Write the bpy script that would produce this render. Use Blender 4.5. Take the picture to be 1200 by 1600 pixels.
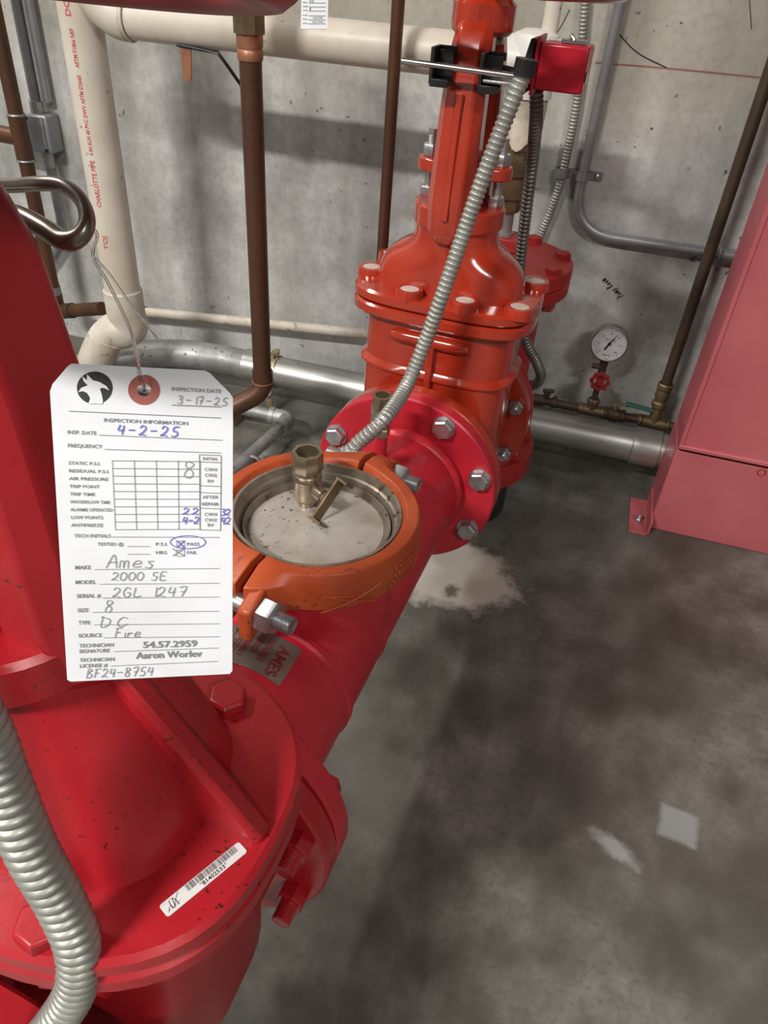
import bpy, bmesh, math, random
import numpy as np
from mathutils import Vector, Matrix
random.seed(7)
for _o in list(bpy.data.objects): bpy.data.objects.remove(_o)
S = bpy.context.scene
COL = S.collection

# ------------------------------------------------------------------ camera
FPX, CX, CY, CAMH = 1150.0, 600.0, 800.0, 1.18
_n = np.array([475 - CX, -(2300 - CY), -FPX]); _n /= np.linalg.norm(_n)
_up = -_n
_fw = np.array([0, 0, -1.0]); _fh = _fw - _up * (_fw @ _up); _fh /= np.linalg.norm(_fh)
_rh = np.cross(_fh, _up); _a = math.radians(14)
_Y = _fh * math.cos(_a) + _rh * math.sin(_a); _X = np.cross(_Y, _up)
CM = np.array([_X, _Y, _up])
cam = bpy.data.cameras.new('camera'); camo = bpy.data.objects.new('camera', cam); COL.objects.link(camo)
cam.sensor_fit = 'HORIZONTAL'; cam.sensor_width = 36.0; cam.lens = FPX * 36.0 / 1200.0
cam.clip_start = 0.01
camo.matrix_world = Matrix([list(CM[i]) + [[0, 0, CAMH][i]] for i in range(3)] + [[0, 0, 0, 1]])
S.camera = camo

# ------------------------------------------------------------------ world, lights, exposure
W = bpy.data.worlds.new('world'); S.world = W; W.use_nodes = True
W.node_tree.nodes['Background'].inputs[0].default_value = (0.8, 0.85, 0.9, 1)
W.node_tree.nodes['Background'].inputs[1].default_value = 0.03
S.view_settings.view_transform = 'Standard'; S.view_settings.look = 'None'
S.view_settings.exposure = 0.22; S.view_settings.gamma = 1.0; S.view_settings.use_curve_mapping = False
CEIL = 4.2
LAMPS = [(-1.9, -2.7, math.pi / 2, 325.0), (-3.3, 0.9, 0.0, 85.0), (2.4, -2.7, math.pi / 2, 125.0)]
for i, (lx, ly, lr, pw) in enumerate(LAMPS):
    l = bpy.data.lights.new('tube_light', 'AREA'); l.shape = 'RECTANGLE'; l.size = 0.24; l.size_y = 1.15
    l.energy = pw; l.color = (1.0, 0.97, 0.91)
    o = bpy.data.objects.new('tube_light', l); COL.objects.link(o); o.location = (lx, ly, CEIL - 0.13); o.rotation_euler = (0, 0, lr)

# ------------------------------------------------------------------ pixel helpers (image frame 1200x1600)
def ray(px, py): return CM @ np.array([(px - CX) / FPX, -(py - CY) / FPX, -1.0])
def P(px, py, y): r = ray(px, py); q = r * (y / r[1]); return Vector((q[0], q[1], q[2] + CAMH))
def PZ(px, py, z): r = ray(px, py); q = r * ((z - CAMH) / r[2]); return Vector((q[0], q[1], q[2] + CAMH))
def PD(px, py, d): q = ray(px, py) * d; return Vector((q[0], q[1], q[2] + CAMH))
def V(*a): return Vector(a)

# ------------------------------------------------------------------ materials
def nt(name):
    m = bpy.data.materials.new(name); m.use_nodes = True
    return m, m.node_tree, m.node_tree.nodes['Principled BSDF']
def node(t, kind, **kw):
    n = t.nodes.new(kind)
    for k, v in kw.items():
        if k in n.inputs: n.inputs[k].default_value = v
        else: setattr(n, k, v)
    return n
def ramp(t, fac, stops):
    r = t.nodes.new('ShaderNodeValToRGB'); e = r.color_ramp.elements
    while len(e) < len(stops): e.new(0.5)
    for k, (p, c) in enumerate(stops):
        e[k].position = p; e[k].color = (c, c, c, 1) if isinstance(c, (int, float)) else (c[0], c[1], c[2], 1)
    t.links.new(fac, r.inputs[0]); return r.outputs[0]
def mixc(t, fac, a, b, mode='MIX'):
    n = t.nodes.new('ShaderNodeMix'); n.data_type = 'RGBA'; n.blend_type = mode
    for val, idx in ((fac, 0), (a, 6), (b, 7)):
        if isinstance(val, (int, float)): n.inputs[idx].default_value = val
        elif isinstance(val, tuple): n.inputs[idx].default_value = (val[0], val[1], val[2], 1)
        else: t.links.new(val, n.inputs[idx])
    return n.outputs[2]
def math_(t, op, a, b=0.0):
    n = t.nodes.new('ShaderNodeMath'); n.operation = op
    for k, val in ((0, a), (1, b)):
        if isinstance(val, (int, float)): n.inputs[k].default_value = val
        else: t.links.new(val, n.inputs[k])
    return n.outputs[0]
def coords(t): return t.nodes.new('ShaderNodeNewGeometry').outputs['Position']
def noise(t, vec, scale, detail=4, rough=0.55):
    n = node(t, 'ShaderNodeTexNoise', Scale=scale, Detail=detail, Roughness=rough)
    t.links.new(vec, n.inputs['Vector']); return n.outputs['Fac']
def stretch(t, vec, s):
    m = node(t, 'ShaderNodeMapping'); m.inputs['Scale'].default_value = s
    t.links.new(vec, m.inputs['Vector']); return m.outputs[0]
def bump(t, b, h, strength, dist=0.002):
    n = node(t, 'ShaderNodeBump', Strength=strength, Distance=dist)
    t.links.new(h, n.inputs['Height']); t.links.new(n.outputs[0], b.inputs['Normal'])
def surf(name, c1, c2=None, scale=12, rough=0.4, metal=0.0, speck=None, speck_scale=160, speck_at=0.7, bmp=0.0, bscale=60, stretchv=None, coat=0.0, lo=0.35, hi=0.65, rvar=0.1):
    m, t, b = nt(name); pos = coords(t)
    v = stretch(t, pos, stretchv) if stretchv else pos
    c2 = c2 or tuple(x * 0.75 for x in c1)
    n1 = noise(t, v, scale, 6)
    col = mixc(t, ramp(t, n1, [(lo, 0.0), (hi, 1.0)]), c1, c2)
    if speck:
        n2 = noise(t, pos, speck_scale, 3); n3 = noise(t, pos, scale * 0.7, 2)
        f = math_(t, 'MULTIPLY', ramp(t, n2, [(speck_at, 0.0), (min(0.999, speck_at + 0.03), 1.0)]), ramp(t, n3, [(0.45, 0.0), (0.6, 1.0)]))
        col = mixc(t, f, col, speck)
    t.links.new(col, b.inputs['Base Color'])
    b.inputs['Metallic'].default_value = metal
    r = node(t, 'ShaderNodeMapRange'); r.inputs['To Min'].default_value = max(0.02, rough - rvar); r.inputs['To Max'].default_value = min(1, rough + rvar)
    t.links.new(n1, r.inputs['Value']); t.links.new(r.outputs[0], b.inputs['Roughness'])
    if coat: b.inputs['Coat Weight'].default_value = coat; b.inputs['Coat Roughness'].default_value = 0.12
    if bmp: bump(t, b, noise(t, v, bscale, 4), bmp)
    return m
def plain(name, c, rough=0.5, metal=0.0): return surf(name, c, tuple(x * 0.85 for x in c), rough=rough, metal=metal)
MT = {}
MT['orange_red'] = surf('orange_red_paint', (0.42, 0.034, 0.012), (0.35, 0.026, 0.010), 9, 0.18, coat=1.0, bmp=0.16, bscale=45)
MT['crimson'] = surf('crimson_paint', (0.41, 0.014, 0.022), (0.33, 0.010, 0.016), 10, 0.33, speck=(0.05, 0.01, 0.008), speck_scale=230, speck_at=0.645, bmp=0.12, bscale=55)
MT['pipe_red'] = surf('pipe_red_paint', (0.52, 0.019, 0.036), (0.43, 0.014, 0.026), 8, 0.34, speck=(0.25, 0.02, 0.02), speck_scale=120, speck_at=0.7, bmp=0.05, bscale=40)
MT['tee_red'] = surf('tee_red_paint', (0.40, 0.025, 0.025), (0.32, 0.02, 0.02), 10, 0.4, speck=(0.1, 0.02, 0.02), bmp=0.1)
MT['box_red'] = surf('switch_red', (0.42, 0.008, 0.022), (0.36, 0.006, 0.018), 14, 0.3)
MT['coupling'] = surf('coupling_orange', (0.44, 0.075, 0.020), (0.35, 0.050, 0.013), 16, 0.42, speck=(0.07, 0.03, 0.02), speck_scale=110, speck_at=0.62, bmp=0.1, bscale=90)
MT['cabinet'] = surf('cabinet_paint', (0.50, 0.125, 0.14), (0.43, 0.085, 0.105), 3.5, 0.5, bmp=0.05, bscale=160)
MT['zinc'] = surf('zinc_plated', (0.62, 0.62, 0.64), (0.40, 0.40, 0.43), 60, 0.32, 0.9)
MT['galv'] = surf('galvanised_steel', (0.58, 0.58, 0.57), (0.40, 0.40, 0.39), 14, 0.38, 0.85, stretchv=(0.4, 1.5, 1.5), speck=(0.16, 0.13, 0.10), speck_scale=70, speck_at=0.66)
MT['galv_dull'] = surf('dull_galvanised', (0.40, 0.40, 0.40), (0.27, 0.265, 0.26), 24, 0.5, 0.55, speck=(0.13, 0.10, 0.08), speck_scale=60, speck_at=0.62)
MT['conduit'] = surf('conduit_steel', (0.36, 0.37, 0.39), (0.28, 0.285, 0.30), 20, 0.4, 0.6)
MT['flex'] = surf('flex_armour', (0.40, 0.40, 0.37), (0.31, 0.31, 0.285), 30, 0.42, 0.55)
MT['flex_dark'] = surf('flex_armour_dark', (0.24, 0.23, 0.22), (0.16, 0.155, 0.15), 30, 0.42, 0.6)
MT['pvc'] = surf('white_pvc', (0.70, 0.66, 0.59), (0.58, 0.51, 0.42), 5, 0.42, speck=(0.30, 0.24, 0.18), speck_scale=70, speck_at=0.66)
MT['pvc_dirty'] = surf('dirty_white_pvc', (0.66, 0.62, 0.55), (0.47, 0.41, 0.33), 9, 0.5, speck=(0.16, 0.12, 0.09), speck_scale=50, speck_at=0.6, bmp=0.2, bscale=40)
MT['pvc_white'] = surf('clean_white_pvc', (0.80, 0.79, 0.76), (0.74, 0.72, 0.68), 8, 0.35)
MT['insul'] = surf('torn_insulation', (0.66, 0.60, 0.50), (0.42, 0.36, 0.28), 30, 0.9, bmp=0.6, bscale=60)
MT['copper'] = surf('aged_copper', (0.135, 0.060, 0.034), (0.085, 0.043, 0.027), 10, 0.42, 0.45, speck=(0.05, 0.03, 0.02), speck_scale=90, stretchv=(1.5, 1.5, 0.4))
MT['copper_bright'] = surf('bright_copper', (0.45, 0.20, 0.12), (0.30, 0.12, 0.07), 30, 0.45, 0.5)
MT['iron'] = surf('brown_iron_pipe', (0.095, 0.062, 0.040), (0.060, 0.042, 0.030), 18, 0.5, 0.35)
MT['bronze'] = surf('bronze_fitting', (0.24, 0.17, 0.095), (0.15, 0.105, 0.06), 30, 0.45, 0.6)
MT['brass'] = surf('nickel_brass', (0.44, 0.38, 0.29), (0.30, 0.25, 0.18), 35, 0.3, 0.85)
MT['strap'] = surf('yellow_zinc', (0.55, 0.49, 0.34), (0.40, 0.35, 0.22), 40, 0.35, 0.8)
MT['black'] = surf('black_metal', (0.012, 0.012, 0.013), (0.02, 0.02, 0.02), 30, 0.35, 0.2)
MT['black_rubber'] = surf('black_pipe_coating', (0.018, 0.018, 0.018), (0.03, 0.03, 0.03), 20, 0.6)
MT['plate'] = surf('cap_plate_grey', (0.54, 0.51, 0.49), (0.36, 0.31, 0.27), 11, 0.36, 0.35, speck=(0.14, 0.09, 0.06), speck_scale=130, speck_at=0.625)
MT['rim'] = surf('cap_rim_steel', (0.36, 0.32, 0.27), (0.13, 0.09, 0.06), 18, 0.42, 0.6, speck=(0.08, 0.05, 0.03), speck_scale=60, speck_at=0.6)
MT['caps'] = surf('bolt_recess_white', (0.60, 0.52, 0.47), (0.50, 0.42, 0.38), 40, 0.45)
MT['paper'] = plain('tag_card', (0.72, 0.74, 0.79), 0.5)
MT['ink'] = plain('grey_print', (0.20, 0.20, 0.21), 0.6)
MT['pencil'] = plain('pencil_grey', (0.26, 0.26, 0.28), 0.6)
MT['blue_ink'] = plain('blue_ink', (0.13, 0.14, 0.50), 0.6)
MT['logo'] = plain('logo_black', (0.010, 0.010, 0.016), 0.5)
MT['eyelet'] = plain('eyelet_red', (0.33, 0.09, 0.075), 0.6)
MT['red_ink'] = plain('red_print', (0.62, 0.10, 0.13), 0.6)
MT['name_red'] = plain('nameplate_red', (0.20, 0.02, 0.025), 0.5)
MT['name_plate'] = surf('nameplate_foil', (0.34, 0.30, 0.27), (0.26, 0.22, 0.20), 40, 0.35, 0.7)
MT['label_white'] = plain('label_white', (0.78, 0.77, 0.78), 0.45)
MT['blackink'] = plain('black_ink', (0.015, 0.015, 0.018), 0.6)
MT['dial'] = plain('dial_white', (0.78, 0.80, 0.83), 0.4)
MT['steel'] = surf('stainless', (0.50, 0.50, 0.50), (0.34, 0.33, 0.32), 30, 0.25, 0.95)
MT['hook'] = surf('hook_steel', (0.34, 0.31, 0.28), (0.20, 0.17, 0.15), 25, 0.3, 0.85)
MT['wheel_red'] = surf('handwheel_red', (0.36, 0.02, 0.026), (0.28, 0.014, 0.02), 20, 0.4)
MT['green'] = plain('green_vinyl', (0.03, 0.14, 0.11), 0.4)
MT['jbox'] = surf('junction_box_grey', (0.30, 0.31, 0.33), (0.24, 0.25, 0.27), 20, 0.4, 0.4)
MT['wood'] = surf('timber', (0.34, 0.24, 0.15), (0.24, 0.16, 0.10), 12, 0.75, stretchv=(0.3, 3, 3))
MT['chalk'] = plain('red_chalk', (0.36, 0.17, 0.13), 0.9)
MT['debris'] = plain('pale_debris', (0.60, 0.54, 0.42), 0.8)
MT['lamp_case'] = plain('lamp_housing', (0.75, 0.75, 0.74), 0.5)
MT['weld'] = surf('weld_red', (0.52, 0.019, 0.036), (0.43, 0.014, 0.026), 30, 0.35, bmp=0.4, bscale=90)
m, t, b = nt('clear_tie'); b.inputs['Base Color'].default_value = (0.9, 0.92, 0.95, 1); b.inputs['Roughness'].default_value = 0.1
b.inputs['Transmission Weight'].default_value = 1.0; MT['clear'] = m
m, t, b = nt('lamp_diffuser'); b.inputs['Base Color'].default_value = (0.9, 0.9, 0.9, 1)
b.inputs['Emission Color'].default_value = (1, 0.97, 0.92, 1); b.inputs['Emission Strength'].default_value = 3.0; MT['diffuser'] = m

def wall_material():
    m, t, b = nt('cast_concrete_wall'); pos = coords(t)
    big = noise(t, pos, 1.6, 5, 0.6); mid = noise(t, pos, 7, 7, 0.65); fine = noise(t, pos, 60, 4, 0.6)
    vert = noise(t, stretch(t, pos, (7, 1, 0.9)), 1.3, 4)
    col = mixc(t, ramp(t, mid, [(0.33, 0.0), (0.67, 1.0)]), (0.27, 0.27, 0.258), (0.58, 0.58, 0.57))
    col = mixc(t, ramp(t, big, [(0.42, 0.0), (0.62, 0.75)]), col, (0.66, 0.66, 0.65))
    col = mixc(t, math_(t, 'MULTIPLY', ramp(t, vert, [(0.42, 0.0), (0.66, 1.0)]), 0.55), col, (0.25, 0.24, 0.22))
    sep = t.nodes.new('ShaderNodeSeparateXYZ'); t.links.new(pos, sep.inputs[0])
    hz = math_(t, 'ADD', sep.outputs['Z'], math_(t, 'MULTIPLY', big, 0.35))
    top = node(t, 'ShaderNodeMapRange'); top.inputs['From Min'].default_value = 1.02; top.inputs['From Max'].default_value = 1.20
    t.links.new(hz, top.inputs['Value'])
    col = mixc(t, math_(t, 'MULTIPLY', top.outputs[0], 0.6), col, (0.40, 0.36, 0.275))
    pits = noise(t, pos, 45, 2); pm = noise(t, pos, 3, 2)
    pf = math_(t, 'MULTIPLY', ramp(t, pits, [(0.70, 0.0), (0.74, 1.0)]), ramp(t, pm, [(0.45, 0.0), (0.6, 1.0)]))
    col = mixc(t, pf, col, (0.09, 0.085, 0.08))
    col = mixc(t, ramp(t, fine, [(0.3, 0.25), (0.55, 0.0)]), col, (0.18, 0.175, 0.165))
    t.links.new(col, b.inputs['Base Color']); b.inputs['Roughness'].default_value = 0.82
    bump(t, b, mid, 0.25, 0.006); return m
def floor_material():
    m, t, b = nt('sealed_concrete_floor'); pos = coords(t)
    big = noise(t, pos, 2.2, 5, 0.6); mid = noise(t, pos, 9, 7, 0.65); fine = noise(t, pos, 90, 4, 0.65)
    col = mixc(t, ramp(t, mid, [(0.32, 0.0), (0.7, 1.0)]), (0.080, 0.074, 0.061), (0.245, 0.240, 0.215))
    col = mixc(t, ramp(t, big, [(0.38, 0.8), (0.58, 0.0)]), col, (0.070, 0.064, 0.053))
    col = mixc(t, ramp(t, fine, [(0.34, 0.5), (0.5, 0.0), (0.66, 0.0), (0.74, 0.3)]), col, (0.09, 0.085, 0.075))
    sep = t.nodes.new('ShaderNodeSeparateXYZ'); t.links.new(pos, sep.inputs[0])
    def blob(cx, cy, rx, ry, rot=0.0, nz=0.5, sc=14, square=False):
        dx = math_(t, 'SUBTRACT', sep.outputs['X'], cx); dy = math_(t, 'SUBTRACT', sep.outputs['Y'], cy)
        c, s = math.cos(rot), math.sin(rot)
        ax = math_(t, 'DIVIDE', math_(t, 'ADD', math_(t, 'MULTIPLY', dx, c), math_(t, 'MULTIPLY', dy, s)), rx)
        ay = math_(t, 'DIVIDE', math_(t, 'SUBTRACT', math_(t, 'MULTIPLY', dy, c), math_(t, 'MULTIPLY', dx, s)), ry)
        if square: d = math_(t, 'MAXIMUM', math_(t, 'ABSOLUTE', ax), math_(t, 'ABSOLUTE', ay))
        else: d = math_(t, 'SQRT', math_(t, 'ADD', math_(t, 'MULTIPLY', ax, ax), math_(t, 'MULTIPLY', ay, ay)))
        return math_(t, 'ADD', d, math_(t, 'MULTIPLY', math_(t, 'SUBTRACT', noise(t, pos, sc, 6, 0.7), 0.5), nz))
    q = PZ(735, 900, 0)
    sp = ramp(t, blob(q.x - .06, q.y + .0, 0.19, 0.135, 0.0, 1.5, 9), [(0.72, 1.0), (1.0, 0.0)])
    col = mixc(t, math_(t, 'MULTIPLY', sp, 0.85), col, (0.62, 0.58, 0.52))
    hole = ramp(t, blob(PZ(703, 925, 0).x, PZ(703, 925, 0).y, 0.022, 0.03, 0.0, 2.2, 22), [(0.5, 0.9), (1.2, 0.0)])
    col = mixc(t, hole, col, (0.13, 0.11, 0.09))
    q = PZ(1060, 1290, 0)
    painted_reflection = ramp(t, blob(q.x, q.y, 0.036, 0.036, -0.12, 0.45, 45, True), [(0.75, 1.0), (1.1, 0.0)])  # pale square: a floor reflection painted into the base colour
    col = mixc(t, math_(t, 'MULTIPLY', painted_reflection, 0.75), col, (0.28, 0.30, 0.29))
    q = PZ(960, 1325, 0)
    pale_oval = ramp(t, blob(q.x, q.y, 0.055, 0.022, -0.5, 1.5, 30), [(0.4, 1.0), (1.0, 0.0)])  # paler ragged oval mixed into the floor colour
    col = mixc(t, math_(t, 'MULTIPLY', pale_oval, 0.7), col, (0.42, 0.43, 0.42))
    q = PZ(560, 1190, 0)
    eff = ramp(t, blob(q.x, q.y, 0.13, 0.20, 0.2, 1.6, 10), [(0.3, 1.0), (1.1, 0.0)])
    col = mixc(t, math_(t, 'MULTIPLY', eff, 0.5), col, (0.27, 0.265, 0.24))
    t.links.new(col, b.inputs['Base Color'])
    rr = ramp(t, mid, [(0.3, 0.55), (0.7, 0.38)])
    t.links.new(rr, b.inputs['Roughness'])
    bump(t, b, fine, 0.12, 0.003); return m
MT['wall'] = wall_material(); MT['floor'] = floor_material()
MT['ceiling'] = plain('ceiling_grey', (0.16, 0.155, 0.15), 0.9); MT['wall_dark'] = plain('bare_grey_wall', (0.17, 0.165, 0.16), 0.9)

# ------------------------------------------------------------------ mesh builder
def frame(d):
    d = Vector(d).normalized(); h = V(0, 0, 1) if abs(d.z) < 0.95 else V(1, 0, 0)
    x = h.cross(d).normalized(); return x, d.cross(x).normalized(), d
class G:
    def __init__(s): s.v = []; s.f = []
    def add(s, vs, fs):
        n = len(s.v); s.v += [Vector(p) for p in vs]; s.f += [tuple(i + n for i in q) for q in fs]; return s
    def box(s, c, size, R=None):
        c = Vector(c); vs = []
        for z in (-.5, .5):
            for (x, y) in ((-.5, -.5), (.5, -.5), (.5, .5), (-.5, .5)):
                q = V(x * size[0], y * size[1], z * size[2]); vs.append(c + (R @ q if R else q))
        return s.add(vs, [(3, 2, 1, 0), (4, 5, 6, 7), (0, 1, 5, 4), (1, 2, 6, 5), (2, 3, 7, 6), (3, 0, 4, 7)])
    def hexa(s, a): return s.add(a, [(3, 2, 1, 0), (4, 5, 6, 7), (0, 1, 5, 4), (1, 2, 6, 5), (2, 3, 7, 6), (3, 0, 4, 7)])
    def loft(s, rings, cap0=True, cap1=True, closed=False):
        n = len(rings[0]); vs = [p for r in rings for p in r]; fs = []
        m = len(rings)
        for i in range(m if closed else m - 1):
            a, b = i * n, ((i + 1) % m) * n
            fs += [(a + j, a + (j + 1) % n, b + (j + 1) % n, b + j) for j in range(n)]
        if not closed:
            if cap0: fs.append(tuple(range(n - 1, -1, -1)))
            if cap1: fs.append(tuple((m - 1) * n + j for j in range(n)))
        return s.add(vs, fs)
    def lathe(s, prof, o, d, n=32, ph=0.0, cap=True):
        x, y, d = frame(d); o = Vector(o)
        rings = [[o + d * h + (x * math.cos(ph + 2 * math.pi * j / n) + y * math.sin(ph + 2 * math.pi * j / n)) * max(r, 1e-5) for j in range(n)] for r, h in prof]
        return s.loft(rings, cap, cap)
    def cyl(s, a, b, r, r2=None, n=24, ph=0.0, ch=0.0):
        a, b = Vector(a), Vector(b); L = (b - a).length; r2 = r if r2 is None else r2
        pr = [(r, 0), (r2, L)] if not ch else [(r - ch, 0), (r, ch), (r2, L - ch), (r2 - ch, L)]
        return s.lathe(pr, a, b - a, n, ph)
    def tube(s, pts, r, n=16, closed=False, cap=True):
        pts = [Vector(p) for p in pts]; m = len(pts)
        rs = r if isinstance(r, (list, tuple)) else [r] * m
        tang = []
        for i in range(m):
            a = pts[(i - 1) % m] if (closed or i > 0) else pts[i]; b = pts[(i + 1) % m] if (closed or i < m - 1) else pts[i]
            tang.append((b - a).normalized())
        x, y, _ = frame(tang[0]); rings = []
        for i in range(m):
            x = (x - tang[i] * x.dot(tang[i])).normalized(); y = tang[i].cross(x)
            rings.append([pts[i] + (x * math.cos(2 * math.pi * j / n) + y * math.sin(2 * math.pi * j / n)) * rs[i] for j in range(n)])
        return s.loft(rings, cap, cap, closed)
    def torus(s, c, d, R, r, n=40, k=10):
        x, y, d = frame(d); c = Vector(c)
        return s.tube([c + (x * math.cos(2 * math.pi * i / n) + y * math.sin(2 * math.pi * i / n)) * R for i in range(n)], r, k, closed=True)
    def prism(s, poly, o, x, y, h):
        o, x, y = Vector(o), Vector(x), Vector(y); nrm = x.cross(y).normalized()
        base = [o + x * a + y * b for a, b in poly]
        return s.loft([base, [p + nrm * h for p in base]])
def spline(pts, k=10):
    pts = [Vector(p) for p in pts]; out = []
    q = [pts[0] * 2 - pts[1]] + pts + [pts[-1] * 2 - pts[-2]]
    for i in range(1, len(q) - 2):
        a, b, c, d = q[i - 1], q[i], q[i + 1], q[i + 2]
        for j in range(k):
            u = j / k
            out.append(0.5 * ((2 * b) + (c - a) * u + (2 * a - 5 * b + 4 * c - d) * u * u + (3 * b - a - 3 * c + d) * u ** 3))
    out.append(pts[-1]); return out
def resample(pts, step):
    out = [pts[0]]; acc = 0.0
    for a, b in zip(pts, pts[1:]):
        L = (b - a).length
        while acc + L >= step and L > 1e-9:
            f = (step - acc) / L; a = a.lerp(b, f); out.append(a.copy()); L = (b - a).length; acc = 0.0
        acc += L
    return out
def bend(pts, rad, k=6):
    """polyline with rounded corners"""
    pts = [Vector(p) for p in pts]; out = [pts[0]]
    for i in range(1, len(pts) - 1):
        p, a, b = pts[i], pts[i - 1], pts[i + 1]
        ra = min(rad, (a - p).length * .49, (b - p).length * .49)
        p0 = p + (a - p).normalized() * ra; p1 = p + (b - p).normalized() * ra
        for j in range(k + 1):
            u = j / k; out.append(p0 * (1 - u) ** 2 + p * 2 * u * (1 - u) + p1 * u * u)
    out.append(pts[-1]); return out

ROOTLOC = {}
def obj(name, g, mat, parent=None, bevel=0.0, kind=None, angle=38, label=None):
    me = bpy.data.meshes.new(name)
    if parent is None:
        xs = [p.x for p in g.v]; ys = [p.y for p in g.v]; zs = [p.z for p in g.v]
        loc = V((min(xs) + max(xs)) / 2, (min(ys) + max(ys)) / 2, min(zs))
    else: loc = ROOTLOC[parent.name]
    me.from_pydata([tuple(p - loc) for p in g.v], [], g.f)
    bm = bmesh.new(); bm.from_mesh(me); bmesh.ops.recalc_face_normals(bm, faces=bm.faces); bm.to_mesh(me); bm.free()
    me.materials.append(MT[mat])
    for p in me.polygons: p.use_smooth = True
    me.set_sharp_from_angle(angle=math.radians(angle))
    o = bpy.data.objects.new(name, me); COL.objects.link(o)
    if parent is None: o.location = loc
    else: o.parent = parent
    ROOTLOC[o.name] = loc
    if bevel:
        md = o.modifiers.new('edge', 'BEVEL'); md.width = bevel; md.segments = 2; md.limit_method = 'ANGLE'; md.angle_limit = math.radians(40)
    if kind: o['kind'] = kind
    if label: o['label'] = label
    return o
def tag(o, label, cat, group=None):
    o['label'] = label; o['category'] = cat
    if group: o['group'] = group
    return o
def thing(name, loc, label, cat, group=None):
    o = bpy.data.objects.new(name, None); COL.objects.link(o); o.location = loc; o.empty_display_size = 0.02
    ROOTLOC[o.name] = Vector(loc); return tag(o, label, cat, group)

# ------------------------------------------------------------------ lettering
_tc = {}
def glyphs(txt):
    if txt in _tc: return _tc[txt]
    c = bpy.data.curves.new('lettering', 'FONT'); c.body = txt; c.size = 1.0; c.offset = 0.02
    c.resolution_u = 2
    o = bpy.data.objects.new('lettering', c); COL.objects.link(o)
    me = bpy.data.meshes.new_from_object(o)
    vs = [(v.co.x, v.co.y) for v in me.vertices]; fs = [tuple(p.vertices) for p in me.polygons]
    w = max([v[0] for v in vs] or [1])
    bpy.data.objects.remove(o); bpy.data.curves.remove(c); bpy.data.meshes.remove(me)
    _tc[txt] = (vs, fs, w); return _tc[txt]
def write(g, txt, fn, width=None, height=1.0):
    """fn(x,y)->world; x in units, baseline y=0, capital height about .7*height"""
    vs, fs, w = glyphs(txt); sx = (width / w) if width else height
    g.add([fn(x * sx, y * height) for x, y in vs], fs)
ST = {'0': [[(.5, 1), (.15, .8), (.1, .3), (.4, 0), (.8, .2), (.85, .7), (.5, 1)]], '1': [[(.5, 1), (.5, 0)]],
 '2': [[(.15, .75), (.4, 1), (.8, .8), (.6, .4), (.1, .05), (.35, .12), (.9, .02)]], '3': [[(.15, .9), (.6, 1), (.8, .75), (.4, .55), (.8, .35), (.6, .02), (.1, .1)]],
 '4': [[(.3, 1), (.15, .45), (.85, .5)], [(.75, .95), (.65, 0)]], '5': [[(.9, 1), (.35, .95), (.25, .55), (.7, .5), (.75, .15), (.35, 0), (.1, .1)]],
 '7': [[(.1, .95), (.85, 1), (.45, 0)], [(.3, .5), (.8, .5)]], '8': [[(.75, .9), (.3, .98), (.25, .7), (.75, .35), (.6, .02), (.2, .08), (.25, .4), (.75, .75), (.75, .9)]],
 '-': [[(.1, .5), (.85, .52)]], 'A': [[(0, 0), (.5, 1), (.85, 0)], [(.1, .4), (.85, .45)]], 'm': [[(.05, 0), (.1, .5), (.35, .45), (.4, 0), (.45, .45), (.7, .5), (.75, 0)]],
 'e': [[(.1, .25), (.75, .35), (.55, .55), (.2, .4), (.2, .08), (.8, .1)]], 's': [[(.75, .5), (.3, .45), (.65, .2), (.5, 0), (.1, .05)]], 'S': [[(.85, .95), (.3, .9), (.3, .55), (.75, .45), (.6, 0), (.1, .05)]],
 'E': [[(.85, 1), (.2, .95), (.15, 0), (.85, .02)], [(.2, .5), (.7, .52)]], 'G': [[(.8, .85), (.4, 1), (.1, .5), (.4, 0), (.8, .15), (.8, .45), (.5, .45)]], 'L': [[(.2, 1), (.15, .05), (.9, .1)]],
 'D': [[(.25, 1), (.2, 0), (.7, .15), (.8, .65), (.1, .95)]], 'C': [[(.85, .75), (.5, .85), (.15, .4), (.4, 0), (.95, .25)]], 'F': [[(.3, 1), (.15, 0)], [(.1, .95), (.9, 1)], [(.2, .5), (.7, .55)]],
 'i': [[(.4, .5), (.35, 0)], [(.45, .72), (.46, .75)]], 'r': [[(.2, 0), (.3, .5), (.35, .35), (.75, .5)]], 'B': [[(.15, 0), (.25, 1), (.75, .85), (.3, .55), (.85, .35), (.6, .02), (.1, 0)]],
 'P': [[(.2, -.1), (.35, .9), (.85, .8), (.75, .5), (.3, .45)]], 'u': [[(.1, .5), (.15, .05), (.6, .05), (.7, .5), (.75, 0)]], 'p': [[(.1, -.4), (.2, .5), (.7, .4), (.6, .05), (.2, .1)]],
 'R': [[(.15, 0), (.3, 1), (.8, .8), (.3, .5), (.85, 0)]], 'o': [[(.45, .5), (.15, .25), (.4, 0), (.7, .25), (.45, .5)]], 'X': [[(.0, 1), (1, 0)], [(.05, 0), (.95, 1)]]}
def stroke(g, pts, fn, w):
    """ribbon of half width w in (x,y) units"""
    pts = [Vector((a, b, 0)) for a, b in pts]
    if len(pts) > 2: pts = spline(pts, 4)
    L, R = [], []
    for i, p in enumerate(pts):
        d = (pts[min(i + 1, len(pts) - 1)] - pts[max(i - 1, 0)]); d = d.normalized() if d.length else V(1, 0, 0)
        nn = V(-d.y, d.x, 0) * w; L.append(p + nn); R.append(p - nn)
    m = len(pts)
    g.add([fn(p.x, p.y) for p in L + R], [(m + i, m + i + 1, i + 1, i) for i in range(m - 1)])
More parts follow.
